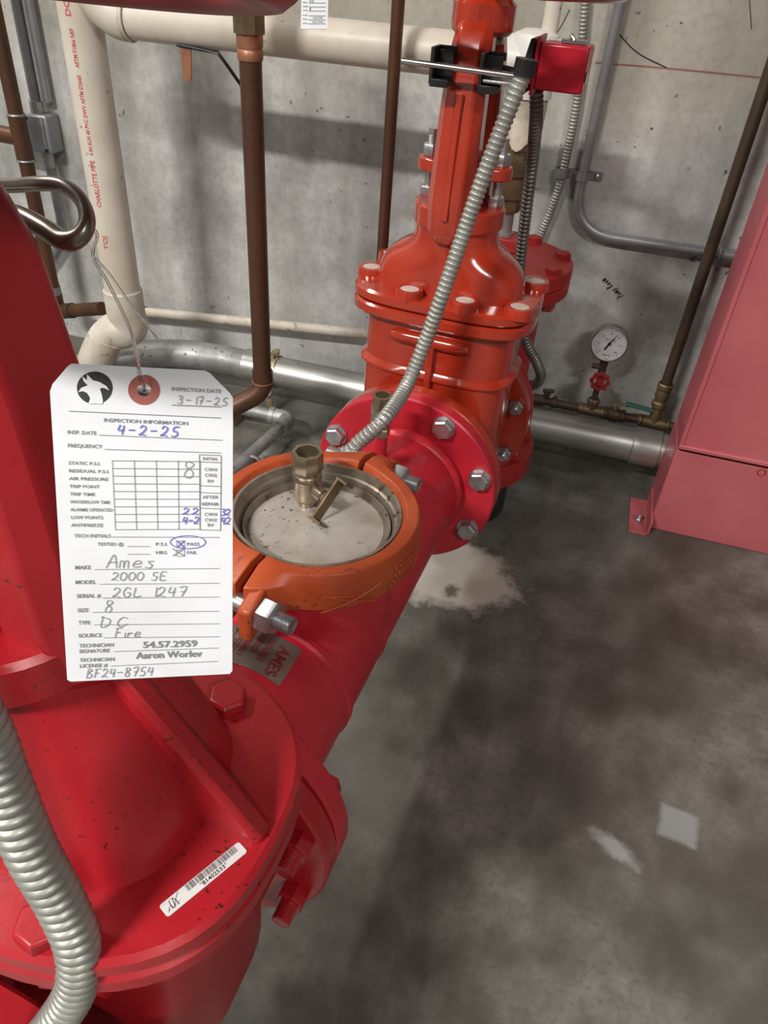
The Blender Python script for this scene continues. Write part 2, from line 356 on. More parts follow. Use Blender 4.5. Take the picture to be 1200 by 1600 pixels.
def hand(g, txt, fn, cw, h, w, slant=0.15, gap=0.25):
    x0 = 0.0
    for ch in txt:
        if ch == ' ': x0 += cw * 0.8; continue
        for st in ST[ch]:
            stroke(g, [(x0 + a * cw + b * h * slant, b * h) for a, b in st], fn, w)
        x0 += cw * (1 + gap) * (0.5 if ch in '1i' else 1)

# ================================================================== the setting
WY = 2.08
def slab(name, c, size, mat):
    return obj(name, G().box(c, size), mat, None, kind='structure')
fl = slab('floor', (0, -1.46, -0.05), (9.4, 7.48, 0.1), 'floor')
wb = slab('wall_back', (0, WY + 0.1, CEIL / 2), (9.4, 0.2, CEIL), 'wall')
slab('wall_left', (-4.6, -1.46, CEIL / 2), (0.2, 7.08, CEIL), 'wall_dark'); slab('wall_right', (4.6, -1.46, CEIL / 2), (0.2, 7.08, CEIL), 'wall_dark')
slab('wall_front', (0, -5.1, CEIL / 2), (9.4, 0.2, CEIL), 'wall_dark')
slab('ceiling', (0, -1.46, CEIL + 0.05), (9.4, 7.48, 0.1), 'ceiling')
for k, (lx, ly, lr, pw) in enumerate(LAMPS):
    t = thing('ceiling_light', (lx, ly, CEIL - 0.12), ['fluorescent ceiling light set crosswise behind the viewpoint', 'fluorescent ceiling light above the far left of the room near the wall', 'fluorescent ceiling light above the open floor at the right'][k], 'ceiling light', 'fluorescent ceiling lights')
    RL = Matrix.Rotation(lr, 3, 'Z')
    obj('housing', G().box((lx, ly, CEIL - 0.045), (0.30, 1.24, 0.09), RL), 'lamp_case', t, 0.005)
    obj('diffuser', G().box((lx, ly, CEIL - 0.105), (0.26, 1.20, 0.03), RL), 'diffuser', t, 0.004)

# wall marks: chalk line, hairline cracks, handwriting
def onwall(px, py, off=0.0012): return P(px, py, WY - off)
def wallmark(name, pts, w, mat, off=0.0012):
    pp = [onwall(*p) for p in pts]; g = G(); fn = lambda x, y: V(x, WY - off, y)
    stroke(g, [(p.x, p.z) for p in pp], fn, w)
    return obj(name, g, mat, wb)
wallmark('chalk_line', [(930, 98), (1000, 103), (1080, 110), (1200, 122)], 0.0016, 'chalk')
wallmark('hairline_crack', [(955, 35), (975, 62), (1000, 85), (1042, 106)], 0.0012, 'blackink')
wallmark('hairline_crack', [(890, 15), (880, 35), (868, 55)], 0.0010, 'blackink')
wallmark('hairline_crack', [(1171, 0), (1174, 46)], 0.0010, 'iron')
g = G(); p0, p1 = onwall(974, 462), onwall(943, 432)
dx = (p1 - p0).normalized(); dy = V(-dx.z, 0, dx.x)
fn = lambda x, y: p0 + dx * x - dy * y * -1 + V(0, 0, 0)
hand(g, 'Pump Room', lambda x, y: p0 + dx * x + dy * y, 0.0068, 0.017, 0.0011)
obj('handwriting', g, 'blackink', wb)
for px, py in ((942, 152), (905, 520), (1000, 560), (985, 610)):
    pass

# ================================================================== red assembly frame
F0 = V(-0.239, 1.118, 0.402); AU = V(0.07, 1, 0).normalized(); AS = V(1, -0.07, 0).normalized(); AZ = V(0, 0, 1)
def A(u, s, z): return F0 + AU * u + AS * s + AZ * z
def flange(u0, u1, R=0.1715, bore=0.0):
    return G().lathe([(R - .003, 0), (R, .003), (R, u1 - u0 - .003), (R - .003, u1 - u0)], A(u0, 0, 0), AU, 56)
def hexbolt(p, d, r=0.017, hh=0.013, stud=None, washer=0.0, n=6, ph=0.3):
    """hex head starting at p along d"""
    d = Vector(d).normalized(); p = Vector(p); g = G(); off = 0.0
    if washer: g.cyl(p, p + d * 0.003, washer, n=20); off = 0.003
    g.lathe([(r, off), (r, off + hh * .8), (r * .86, off + hh)], p, d, n, ph)
    return g
def nut(p, d, r=0.017, hh=0.016, stud=0.014, sr=0.010):
    d = Vector(d).normalized(); p = Vector(p); g = G()
    g.lathe([(r * .9, 0), (r, hh * .12), (r, hh * .88), (r * .88, hh)], p, d, 6, 0.3)
    k = []; L = hh
    while L < hh + stud: k += [(sr, L), (sr * .9, L + .0012)]; L += .0024
    k.append((sr * .8, hh + stud)); g.lathe(k, p, d, 16); return g

# ---------------- backflow preventer body
bf = thing('backflow_preventer', A(-.355, 0, -.11), 'long bright red backflow preventer pipe between the two gate valves', 'backflow preventer')
LU = -0.712
g = G().lathe([(.1095, 0), (.1095, .13), (.1095, -LU)], A(LU, 0, 0), AU, 64); obj('pipe_body', g, 'pipe_red', bf)
obj('end_flange', flange(-.028, 0), 'pipe_red', bf); obj('end_flange', flange(LU, LU + .028), 'pipe_red', bf)
obj('weld_bead', G().lathe([(.109, 0), (.1155, .006), (.1165, .012), (.1155, .018), (.109, .024)], A(-.052, 0, 0), AU, 64, cap=False), 'weld', bf)
obj('weld_bead', G().lathe([(.109, 0), (.1130, .004), (.1130, .012), (.109, .016)], A(-.545, 0, 0), AU, 64, cap=False), 'weld', bf)
UC = -0.405                                   # centre of the access opening
obj('access_neck', G().cyl(A(UC, 0, 0.02), A(UC, 0, .146), .1085, n=64), 'pipe_red', bf)
obj('weld_seam', G().lathe([(.1095, 0), (.1115, .003), (.1095, .006)], A(UC - .005, 0, 0), AU, 64, cap=False), 'weld', bf)
obj('weld_seam', G().lathe([(.1095, 0), (.1108, .002), (.1095, .004)], A(-.15, 0, 0), AU, 64, cap=False), 'weld', bf)
TC = A(-.125, -.018, .10)
obj('tap_stub', G().cyl(TC, TC + V(0, 0, .055), .0135, n=20), 'pipe_red', bf)
g = G(); z = .05
g.lathe([(.0165, z), (.0165, z + .012), (.0145, z + .014), (.0145, z + .022), (.0175, z + .024), (.0175, z + .036), (.014, z + .04), (.014, z + .052)], TC, AZ, 6)
g.lathe([(.0155, z + .05), (.0155, z + .072), (.0115, z + .072), (.0115, z + .056)], TC, AZ, 20)
obj('test_plug', g, 'brass', bf)
for k in range(8):
    th = math.radians(22.5 + 45 * k - 3)
    c, s_ = math.cos(th) * .149, math.sin(th) * .149
    if s_ > -.13: obj('flange_bolt', hexbolt(A(-.028, c, s_), -AU, .0185, .014, washer=.0205), 'zinc', bf)
    obj('flange_bolt', hexbolt(A(LU + .028, c, s_), AU, .0165, .013), 'crimson', bf)
# nameplate wrapped on the pipe
def oncyl(u, ang, r=.1112): return A(u, r * math.sin(ang), r * math.cos(ang))
NU0, NU1, NA0, NA1 = -.612, -.553, -1.15, 0.47
g = G(); rows = []
for k in range(17):
    a_ = NA0 + (NA1 - NA0) * k / 16; rows.append([oncyl(NU0, a_, .1096), oncyl(NU0, a_, .1104), oncyl(NU1, a_, .1104), oncyl(NU1, a_, .1096)])
g.loft(rows); plate = obj('nameplate', g, 'name_plate', bf, label='foil nameplate with dark red print')
g = G()
def np_line(txt, a_, uu, w, h):
    write(g, txt, lambda x, y: oncyl(uu - x, a_ - .15 + y / .111, .1108), w, h)
np_line('AMES', .40, NU1 - .010, .044, .021); np_line('R', .42, NU0 + .007, .005, .008)
for txt, a_, h, w in (('DOUBLE', .26, .011, .036), ('CHECK', .14, .011, .030), ('ASSEMBLY', .02, .011, .040), ('8   2000 SE', -.13, .013, .042), ('SIZE - MODEL', -.27, .010, .046), ('SERIAL NO.', -.42, .009, .04), ('175 PSI', -.58, .010, .034), ('MADE IN USA', -.72, .008, .04)):
    np_line(txt, a_, NU1 - .008, w, h)
for a0, a1 in ((-.31, -.30), (-.18, -.17), (-.45, -.44)):
    g.add([oncyl(NU1 - .004, a0, .1108), oncyl(NU0 + .004, a0, .1108), oncyl(NU0 + .004, a1, .1108), oncyl(NU1 - .004, a1, .1108)], [(0, 1, 2, 3)])
obj('plate_print', g, 'name_red', plate)

# ---------------- orange grooved coupling, cap, small ball valve
CC = A(UC, 0, .170); fs = PZ(412, 880, CC.z + .02) - CC; fs.z = 0; fs.normalize(); ft = V(-fs.y, fs.x, 0)   # fs: towards front split, ft: perpendicular
cp = thing('grooved_coupling', CC - V(0, 0, .032), 'orange two-piece grooved pipe coupling around the round grey cap', 'pipe coupling')
def cring(th, side):
    e = max(0.0, 1 - min(abs(th), math.pi - abs(th)) / 0.42); e = e * e * (3 - 2 * e)
    ro = .138 + .030 * e; top = .030 + .004 * e; bot = -.034 - .002 * e
    mid = max(0.0, 1 - abs(abs(th) - math.pi / 2) / .5)
    d = fs * math.cos(th) + ft * math.sin(th)
    def q(r, z): return CC + d * r + V(0, 0, z)
    return [q(.111, bot + .008), q(.111, .022), q(.117, top), q(.132 + .004 * e, top), q(ro, top - .012), q(ro + .001, 0), q(ro - .001, bot + .012), q(.127, bot)]
for side in (1, -1):
    ths = [side * (.035 + (math.pi - .07) * k / 40) for k in range(41)]
    half = obj('housing_half', G().loft([cring(t_, side) for t_ in ths]), 'coupling', cp, .0015, angle=30)
    if side == 1: HALF_A = half
    else: HALF_B = half
# bolt lugs
for end in (1, -1):
    o_ = CC + fs * end * .160
    for side in (1, -1):
        a_ = o_ + ft * side * .010; tt = ft * side; ff = fs * end
        pts = [a_ - ff * .03 + V(0, 0, -.03), a_ + ff * .027 + V(0, 0, -.040), a_ + ff * .027 + V(0, 0, .006), a_ - ff * .03 + V(0, 0, .032)]
        w_ = .018
        g = G().hexa(pts + [p + tt * w_ for p in pts]); obj('bolt_lug', g, 'coupling', HALF_A if side == 1 else HALF_B, .004)
    L = .030
    bz = o_ + ff * 0.004 + V(0, 0, -.008)
    sd = 1 if ft.x > 0 else -1
    rt = ft * sd
    obj('bolt_shank', G().cyl(bz - rt * .085, bz + rt * .027, .0125, n=20, ch=.002), 'zinc', cp)
    obj('nut', nut(bz + rt * .0285, rt, .021, .022, .020, .0115), 'zinc', cp)
    obj('bolt_head', G().lathe([(.018, 0), (.019, .004), (.012, .014)], bz - rt * .029, -rt, 20), 'zinc', cp)
# raised marks on the housing side facing out
g = G()
def onside(th, z, r=.1395): return CC + (fs * math.cos(th) + ft * math.sin(th)) * r + V(0, 0, z)
tsg = 1 if ft.x > 0 else -1
for (a0, z0, a1, z1) in ((.62, .002, 1.10, -.022), (.60, -.024, 1.14, .004), (.60, .002, .95, -.004)):
    g.tube([onside(tsg * (a0 + (a1 - a0) * k / 6), z0 + (z1 - z0) * k / 6) for k in range(7)], .0013, 6)
obj('cast_mark', g, 'coupling', HALF_A if tsg == 1 else HALF_B)
g = G()
for r_ in range(3):
    for c_ in range(7): 
        th = tsg * (1.28 + c_ * .06); g.torus(onside(th, -.014 + r_ * .012, .1388), fs * math.cos(th) + ft * math.sin(th), .0034, .0010, 12, 5)
obj('cast_lettering', g, 'coupling', HALF_A if tsg == 1 else HALF_B)
cap = thing('end_cap', CC - V(0, 0, .02), 'round grey steel cap plate held inside the orange coupling', 'pipe cap')
obj('cap_plate', G().lathe([(.001, -.022), (.108, -.022), (.108, -.006), (.090, -.0055), (.088, -.0035), (.001, -.003)], CC, AZ, 64), 'plate', cap)
obj('cap_rim', G().lathe([(.090, -.006), (.094, .004), (.097, .004), (.0985, -.002), (.102, .010), (.105, .012), (.1065, .024), (.1105, .024), (.1105, -.02), (.09, -.02)], CC, AZ, 64, cap=False), 'rim', cap)
VB = PZ(480, 785, CC.z - .003); VB.z = CC.z - .003
bv = thing('ball_valve', VB, 'small nickel brass ball valve standing on the grey cap plate', 'valve')
g = G().lathe([(0.0135, 0), (0.0135, .006), (0.0174, .009), (0.0191, .014), (0.0191, .040), (0.0196, .041), (0.0196, .043), (0.0191, .044), (0.0196, .050), (0.0174, .053), (0.0174, .056)], VB, AZ, 32)
obj('valve_body', g, 'brass', bv)
g = G().lathe([(0.0204, .056), (0.0213, .058), (0.0213, .080), (0.0204, .083), (0.0161, .083), (0.0161, .062)], VB, AZ, 8, ph=.3)
obj('hex_collar', g, 'brass', bv)
sd_ = V(.86, -.50, 0).normalized(); hp = VB + V(0, 0, .030)
obj('stem', G().cyl(hp + sd_ * .018, hp + sd_ * .034, .009, n=16).cyl(hp + sd_ * .034, hp + sd_ * .042, .0075, n=6), 'brass', bv)
ht = hp + sd_ * .042; hx_ = V(0, 0, 1); hy_ = sd_.cross(hx_)
lv = V(.30, .516, .62).normalized()
Rm = Matrix((sd_, sd_.cross(lv), lv)).transposed()
g = G().box(ht + sd_ * .002, (.004, .018, .062), Rm)
g.box(ht + lv * .031 + sd_ * .009, (.020, .018, .004), Rm); g.box(ht - lv * .031 + sd_ * .009, (.020, .018, .004), Rm)
obj('butterfly_handle', g, 'bronze', bv, .001)

# ---------------- gate valve builder
def sring(u, s, hu, hs, z, e=3.0, n=48):
    out = []
    for k in range(n):
        th = 2 * math.pi * k / n; c, d = math.cos(th), math.sin(th)
        out.append(A(u + math.copysign(abs(d) ** (2 / e), d) * hu, s + math.copysign(abs(c) ** (2 / e), c) * hs, z))
    return out
def gate_valve(uc, name, label, near):
    M = 'crimson' if near else 'orange_red'
    r = thing(name, A(uc, 0, -.17), label, 'gate valve')
    hs, hu = (.180, .132) if near else (.162, .112)
    e = 2.6 if near else 3.6
    zb = .278 if near else .316
    # body
    g = G().loft([sring(uc, 0, .05, .07, -.145, 2.2), sring(uc, 0, .085, .115, -.11, 2.4), sring(uc, 0, .10, .135, -.02, 3.0), sring(uc, 0, .095, .137, .12, 3.6), sring(uc, 0, .093, .136, zb - .03, 3.6)])
    body = obj('valve_body', g, M, r)
    g = G().cyl(A(uc - .146, 0, 0), A(uc + .146, 0, 0), .118, n=48); obj('bore_barrel', g, M, r)
    for u0, u1 in ((uc - .146, uc - .119), (uc + .119, uc + .146)): obj('end_flange', flange(u0, u1), M, r)
    obj('body_rib', G().loft([sring(uc, 0, .094, .137, .167, 3.6), sring(uc, 0, .101, .146, .174, 3.6), sring(uc, 0, .101, .146, .178, 3.6), sring(uc, 0, .094, .137, .187, 3.6)]), M, body)
    for sg in (-1, 1):
        obj('body_rib', G().box(A(uc + sg * .098, .005, .19), (.012, .02, .13)), M, body, .003)
        g = G(); zz = zb - .070
        g.tube([A(uc + sg * .096, -.07 + .14 * k / 8, zz) for k in range(9)], [.008, .012, .012, .012, .012, .012, .012, .012, .008], 12)
        obj('lifting_rib', g, M, body)
    # bonnet flanges
    for nm, z0, z1 in (('body_flange', zb - .044, zb - .0225), ('bonnet_flange', zb - .020, zb)):
        k_ = .004
        obj(nm, G().loft([sring(uc, 0, hu - k_, hs - k_, z0, e), sring(uc, 0, hu, hs, z0 + k_, e), sring(uc, 0, hu, hs, z1 - k_, e), sring(uc, 0, hu - k_, hs - k_, z1, e)]), M, r, angle=25)
    # dome
    if near: prof = [(.090, .126, .274), (.086, .124, .290), (.080, .120, .315), (.074, .110, .345), (.068, .092, .375), (.064, .074, .400), (.062, .066, .42), (.062, .064, .448)]
    else: prof = [(.074, .131, .312), (.074, .130, .328), (.074, .127, .343), (.074, .121, .357), (.073, .111, .369), (.072, .098, .379), (.071, .085, .387), (.071, .075, .394), (.070, .071, .404), (.069, .069, .446)]
    ee = [3.0 - 1.0 * min(1, i / 5) for i in range(len(prof))]
    bon = obj('bonnet', G().loft([sring(uc, 0, a, b, z, ee[i], 64) for i, (a, b, z) in enumerate(prof)]), M, r, angle=60)
    obj('bonnet_neck', G().lathe([(.070, .418), (.0755, .424), (.0755, .452), (.072, .456)], A(uc, 0, 0), AZ, 48), M, bon)
    if near:
        for su, ss in ((0, 1), (0, -1)):
            a0, a1 = A(uc, ss * .045, 0), A(uc, ss * .172, 0)
            dd = (a1 - a0).normalized(); pp = V(-dd.y, dd.x, 0) * .0095
            lo, hi = V(0, 0, .27), V(0, 0, .458)
            g = G().hexa([a0 + lo - pp, a1 + lo - pp, a1 + lo + pp, a0 + lo + pp, a0 + hi - pp, a1 + V(0, 0, .284) - pp, a1 + V(0, 0, .284) + pp, a0 + hi + pp])
            obj('bonnet_rib', g, M, bon, .005)
    # bonnet bolts
    if near:
        for us, ss in ((.089, .090), (.089, -.090), (-.108, .074), (-.108, -.074)):
            p = A(uc + us, ss, zb)
            obj('bonnet_bolt', hexbolt(p, AZ, .0165, .012), M, r, .001)
            obj('bonnet_nut', hexbolt(p - V(0, 0, .044), -AZ, .0165, .014), M, r)
    else:
        for (us, ss) in ((-.0885, -.047), (-.0885, .050), (-.068, .138), (-.02, -.143), (.0885, -.047), (.0885, .050), (.068, -.138), (.068, .138)):
            p = A(uc + us, ss, zb - .006)
            bo = obj('bolt_boss', G().lathe([(.0245, 0), (.0235, .016), (.0225, .018), (.0165, .018), (.0165, .015)], p, AZ, 24), M, r)
            obj('bolt_cap', G().lathe([(.0163, .010), (.0163, .0165), (.001, .0168)], p, AZ, 20), 'caps', bo)
    # packing gland
    zg = .497
    ga, gb_ = (.078, .034) if near else (.034, .078)
    obj('gland', G().loft([sring(uc, 0, ga, gb_, zg, 2.4), sring(uc, 0, ga, gb_, zg + .020, 2.4)]), M, r, .003)
    obj('gland_sleeve', G().cyl(A(uc, 0, .45), A(uc, 0, zg), .032, n=24), M, r)
    for ss in (-.058, .058):
        p = A(uc + ss, 0, .452) if near else A(uc, ss, .452)
        obj('gland_stud', G().cyl(p, p + AZ * .105, .0075, n=14), 'zinc', r)
        obj('gland_nut', nut(p + AZ * .004, AZ, .0145, .016, .001, .0076), 'zinc', r)
        obj('gland_nut', nut(p + AZ * (zg + .020 - .452), AZ, .0155, .018, .012, .0078), 'zinc', r)
    # yoke: two upright legs and a top hub
    yk = G().lathe([(.040, .688), (.046, .694), (.046, .725), (.040, .731)], A(uc, 0, 0), AZ, 32)
    yoke = obj('yoke_hub', yk, M, r)
    for sg in (-1, 1):
        def leg(z, w, d, off, nose):
            q = lambda s_, u_: A(uc + s_ * 1.1, sg * (off - .008 + u_), z) if near else A(uc + sg * (off + u_), s_, z)
            return [q(-w, -d), q(w, -d), q(w, d * .3), q(w * nose, d), q(-w * nose, d), q(-w, d * .3)]
        g = G().loft([leg(.405, .020, .016, .064, .5), leg(.425, .034, .022, .064, .6), leg(.47, .036, .023, .064, .6), leg(.60, .033, .021, .058, .6), leg(.66, .031, .020, .050, .6), leg(.695, .028, .018, .036, .6), leg(.715, .022, .014, .022, .6)])
        lg = obj('yoke_leg', g, M, r, .003, angle=25)
        if not near:
            g = G().loft([[A(uc + sg * (.064 + .0235 - (z - .44) * .035), s_, z) for s_ in (-.006, .006)] + [A(uc + sg * (.064 + .0275 - (z - .44) * .035), s_, z) for s_ in (.004, -.004)] for z in (.445, .5, .56, .62)])
            obj('leg_rib', g, M, lg)
    # stem, yoke nut, handwheel
    obj('stem', G().cyl(A(uc, 0, .40), A(uc, 0, 1.02), .0165, n=20), 'brass' if not near else 'steel', r)
    obj('yoke_bushing', G().lathe([(.030, .676), (.034, .678), (.034, .688), (.03, .69)], A(uc, 0, 0), AZ, 28), 'strap', r)
    zc, R = .752, .186
    c0 = A(uc, 0, zc); nrm = V(0, 0, 1)
    if near: nrm = WTILT; c0.z = WZ; R = .17
    x_, y_, n_ = frame(nrm)
    wh = obj('handwheel_rim', G().torus(c0, nrm, R, .0125, 64, 12), 'wheel_red' if near else M, r)
    obj('handwheel_hub', G().lathe([(.040, -.022), (.040, .02), (.03, .028)], c0, n_, 28), 'wheel_red' if near else M, wh)
    for k in range(4):
        th = math.radians(90 * k + 20); d_ = x_ * math.cos(th) + y_ * math.sin(th)
        obj('spoke', G().tube([c0 + d_ * .03, c0 + d_ * .10 + n_ * .004, c0 + d_ * R], [.013, .010, .009], 10), 'wheel_red' if near else M, wh)
    return r
WTILT = V(0, .12, 1).normalized(); WZ = 1.177
rv = gate_valve(.146, 'gate_valve', 'glossy orange-red gate valve with upright yoke, beyond the orange coupling', False)
fv = gate_valve(LU - .004 - .146, 'gate_valve', 'crimson gate valve in the near left foreground, carrying the barcode sticker', True)
for k in range(8):
    th = math.radians(22.5 + 45 * k - 3); c, s_ = math.cos(th) * .149, math.sin(th) * .149
    obj('flange_nut', nut(A(.265, c, s_), -AU, .0165, .016, .014, .0095), 'zinc', rv)
    obj('flange_nut', nut(A(LU - .004 - .027, c, s_), -AU, .0175, .018, .020, .011), 'crimson', fv)

# ---------------- flanged tee behind the rear valve
tee = thing('flanged_tee', A(.527, 0, -.402), 'dull red flanged tee standing on the floor behind the orange-red gate valve', 'pipe fitting')
ut = .292 + .229
obj('tee_body', G().cyl(A(ut, 0, -.229), A(ut, 0, .229), .118, n=48), 'tee_red', tee)
obj('tee_branch', G().cyl(A(.292, 0, 0), A(ut, 0, 0), .118, n=48), 'tee_red', tee)
obj('tee_flange', flange(.2925, .32), 'tee_red', tee)
def zfl(z0, z1, R=.168): return G().lathe([(R - .003, 0), (R, .003), (R, z1 - z0 - .003), (R - .003, z1 - z0)], A(ut, 0, z0), AZ, 56)
obj('tee_flange', zfl(.201, .229), 'tee_red', tee); obj('blind_flange', zfl(.230, .262), 'tee_red', tee)
obj('tee_flange', zfl(-.229, -.201), 'tee_red', tee); obj('floor_flange', zfl(-.262, -.230), 'tee_red', tee)
obj('pipe_collar', G().cyl(A(ut, 0, -.402), A(ut, 0, -.262), .125, n=48), 'black_rubber', tee)
for k in range(8):
    th = math.radians(22.5 + 45 * k); c, s_ = math.cos(th) * .147, math.sin(th) * .147
    obj('flange_bolt', hexbolt(A(ut + s_, c, .262), AZ, .0175, .013), 'tee_red', tee)
    obj('flange_bolt', hexbolt(A(ut + s_, c, .201), -AZ, .0175, .018), 'tee_red', tee)
    obj('flange_nut', nut(A(ut + s_, c, -.201), AZ, .0175, .016, .014, .0105), 'tee_red', tee)
BX = PZ(785, 380, A(0, 0, .27).z); BX.z = A(0, 0, .262).z
obj('tapping_boss', G().box(BX + V(0, 0, .014), (.075, .075, .028)), 'tee_red', tee, .003)
# nipple, bronze valve, white pipe
NX = BX + V(-.004, 0, .004)
obj('pipe_nipple', G().cyl(NX, NX + V(0, 0, .030), .024, n=24).cyl(NX + V(0, 0, .030), NX + V(0, 0, .075), .020, n=24), 'galv_dull', tee)
ck = thing('check_valve', NX + V(0, 0, .075), 'bronze in-line valve on the grey nipple under the white pipe', 'valve')
g = G().lathe([(.028, .075), (.030, .078), (.030, .10), (.036, .104), (.036, .145), (.042, .152), (.042, .175), (.034, .18)], NX, AZ, 28); obj('valve_body', g, 'bronze', ck)
obj('hex_end', G().lathe([(.030, .18), (.030, .205), (.028, .207)], NX, AZ, 8), 'bronze', ck)
obj('hex_end', G().lathe([(.032, .079), (.032, .097)], NX, AZ, 8), 'bronze', ck)

# white tall fitting above
wy = NX.y; wz0 = NX.z + .205
wf = thing('pipe_tee', V(NX.x, wy, wz0), 'thick clean white plastic pipe tee above the bronze valve behind the red yoke', 'pipe fitting')
rw = .040
pL, pR = P(215, 33, wy), P(640, 74, wy)
zt = (pL.z + pR.z) / 2
WX = NX.x + .006
g = G().lathe([(rw, wz0 + .075), (rw, zt - .060), (rw + .008, zt - .058), (rw + .008, zt + .035), (rw + .002, zt + .048), (rw * .6, zt + .056)], V(WX, wy, 0), AZ, 40); obj('tee_body', g, 'pvc_white', wf)
obj('tee_arm', G().cyl(V(WX, wy, zt + .004), V(WX + .085, wy, zt + .004), .040, n=32, ch=.003), 'pvc_white', wf)
obj('tee_arm', G().cyl(V(WX, wy, zt), V(WX - .10, wy, zt), .046, n=32, ch=.003), 'pvc_white', wf)
g = G(); rings = []
for i in range(9):
    z = wz0 + .004 + .085 * i / 8; rings.append([V(WX + math.cos(a) * rr, wy + math.sin(a) * rr, z + (.010 * math.sin(a * 5) if i == 0 else 0)) for a, rr in [(2 * math.pi * j / 28, (rw + .003 if i > 5 else rw + .001) * (1 + .05 * math.sin(j * 2.3 + i * 1.7) * (1 if i < 6 else 0))) for j in range(28)]])
g.loft(rings); obj('torn_wrap', g, 'insul', wf)
obj('joint_band', G().cyl(V(WX, wy, wz0 + .092), V(WX, wy, wz0 + .100), rw + .0025, n=32), 'pvc_white', wf)
obj('riser', G().cyl(V(WX + .02, wy + .02, zt + .03), V(WX + .02, wy + .02, zt + .5), .016, n=20), 'pvc', wf)

# ---------------- long white pipe across the top, elbow and left downpipe
TY = wy
def pipe(name, pts, r, mat, label, cat='pipe', rad=None, n=28, group=None):
    pts = [Vector(p) for p in pts]
    o = obj(name, G().tube(bend(pts, rad, 8) if rad else pts, r, n), mat)
    return tag(o, label, cat, group)
dp = thing('drain_pipe', V(P(175, 440, TY).x, TY, P(175, 440, TY).z), 'white plastic drain pipe with red lettering turning into the long top run', 'pipe')
xv = (P(118, 0, TY).x + P(177, 430, TY).x) / 2
zb_ = P(180, 462, TY).z
YV = TY + .02
R4 = .0475
obj('horizontal_run', G().cyl(V(P(208, 33, TY).x, TY, zt), V(NX.x - .09, TY, zt), .0405, n=36), 'pvc', dp)
ex = P(150, 0, TY).x
obj('elbow', G().tube(spline([V(P(205, 33, TY).x, TY, zt), V(P(185, 33, TY).x, TY, zt + .004), V(P(160, 22, TY).x, TY, zt + .03), V(P(143, 0, TY).x, TY, zt + .09), V(P(143, 0, TY).x, TY, zt + .2)], 6), [.0405] + [.0455] * 24, 32), 'pvc', dp)
obj('elbow_collar', G().torus(V(P(205, 33, TY).x, TY, zt), V(1, 0, 0), .0425, .0035, 40, 8), 'pvc', dp)
dw = obj('downpipe', G().cyl(V(xv, YV, zb_), V(xv, YV, zt + .5), R4, n=40), 'pvc', dp)
obj('joint_collar', G().cyl(V(xv, YV, zb_ - .055), V(xv, YV, zb_ + .015), R4 + .005, n=40, ch=.003), 'pvc_dirty', dp)
e0 = V(xv, YV, zb_ - .05)
obj('lower_elbow', G().tube(spline([e0, e0 + V(.0, 0, -.05), P(172, 522, YV - .02), P(152, 556, YV - .04), P(120, 640, YV - .06)], 6), [.052] * 12 + [.049] * 13, 32), 'pvc_dirty', dp)
obj('elbow_ring', G().torus(P(170, 527, YV - .02), V(.5, .2, 1), .050, .004, 40, 8), 'pvc_dirty', dp)
# red print running down the pipe
def onpipe(h, lat): 
    base = math.radians(281); a = base + lat / R4
    return V(xv + math.cos(a) * (R4 + .0008), YV + math.sin(a) * (R4 + .0008), h)
def pipe_text(txt, zstart, w, h):
    g = G(); write(g, txt, lambda x, y: onpipe(zstart + x, -y), w, h); obj('red_lettering', g, 'red_ink', dw)
zA = P(143, 312, YV).z
pipe_text('CHARLOTTE PIPE', zA, P(128, 240, YV).z - zA, .017)
pipe_text('4 IN SCH 40 PVC DWV ASTM D2665', P(126, 232, YV).z, .17, .013)
pipe_text('ASTM F1866 NSF', P(106, 98, YV).z, .075, .013); pipe_text('TOJ', P(150, 376, YV).z, .034, .016); pipe_text('DC', P(90, 20, YV).z, .03, .018)

# hanging copper strap with black hook under the top run
hk = thing('hanger_strap', P(288, 122, TY), 'copper strap tab on a black hook hanging under the white top pipe', 'pipe hanger')
hy = TY - .02
g = G().tube([P(277, 70, hy), P(288, 72, hy), P(318, 78, hy), P(340, 82, hy), P(352, 98, hy + .05), P(378, 135, hy + .1)], .004, 8); obj('hook', g, 'black', hk)
a, b, c, d = P(282, 74, hy), P(298, 76, hy), P(299, 120, hy), P(285, 121, hy)
g = G().loft([[a, b, c.lerp(b, .08), c + V(-.002, 0, -.004), c.lerp(d, .5) + V(0, 0, -.010), d + V(.002, 0, -.004)], [q + V(0, .004, 0) for q in (a, b, c.lerp(b, .08), c + V(-.002, 0, -.004), c.lerp(d, .5) + V(0, 0, -.010), d + V(.002, 0, -.004))]])
obj('strap_tab', g, 'copper_bright', hk)

# ---------------- centre copper riser
by = 1.55
rx = (P(389, 70, by).x + P(410, 560, by).x) / 2
cr = thing('copper_riser', V(rx, by, P(410, 640, by).z), 'thick brown copper pipe with brass top fitting left of the orange coupling', 'pipe')
ztop = P(388, 52, by).z; zbt = P(410, 598, by).z
obj('pipe_run', G().cyl(V(rx, by, zbt), V(rx, by, ztop), .0225, n=28), 'copper', cr)
obj('threaded_end', G().lathe([(.0245, ztop - .045), (.0255, ztop - .04), (.0255, ztop - .028), (.024, ztop - .026), (.026, ztop - .02), (.026, ztop)], V(rx, by, 0), AZ, 28), 'copper_bright', cr)
obj('brass_union', G().lathe([(.032, ztop), (.032, ztop + .028), (.037, ztop + .05), (.037, ztop + .2)], V(rx, by, 0), AZ, 8), 'bronze', cr)
eb = V(rx, by, zbt)
obj('bottom_elbow', G().tube(spline([eb + V(0, 0, .035), eb, eb + V(-.012, -.012, -.028), eb + V(-.05, -.03, -.055), eb + V(-.10, -.055, -.085)], 6), [.0255] * 25, 24), 'copper', cr)
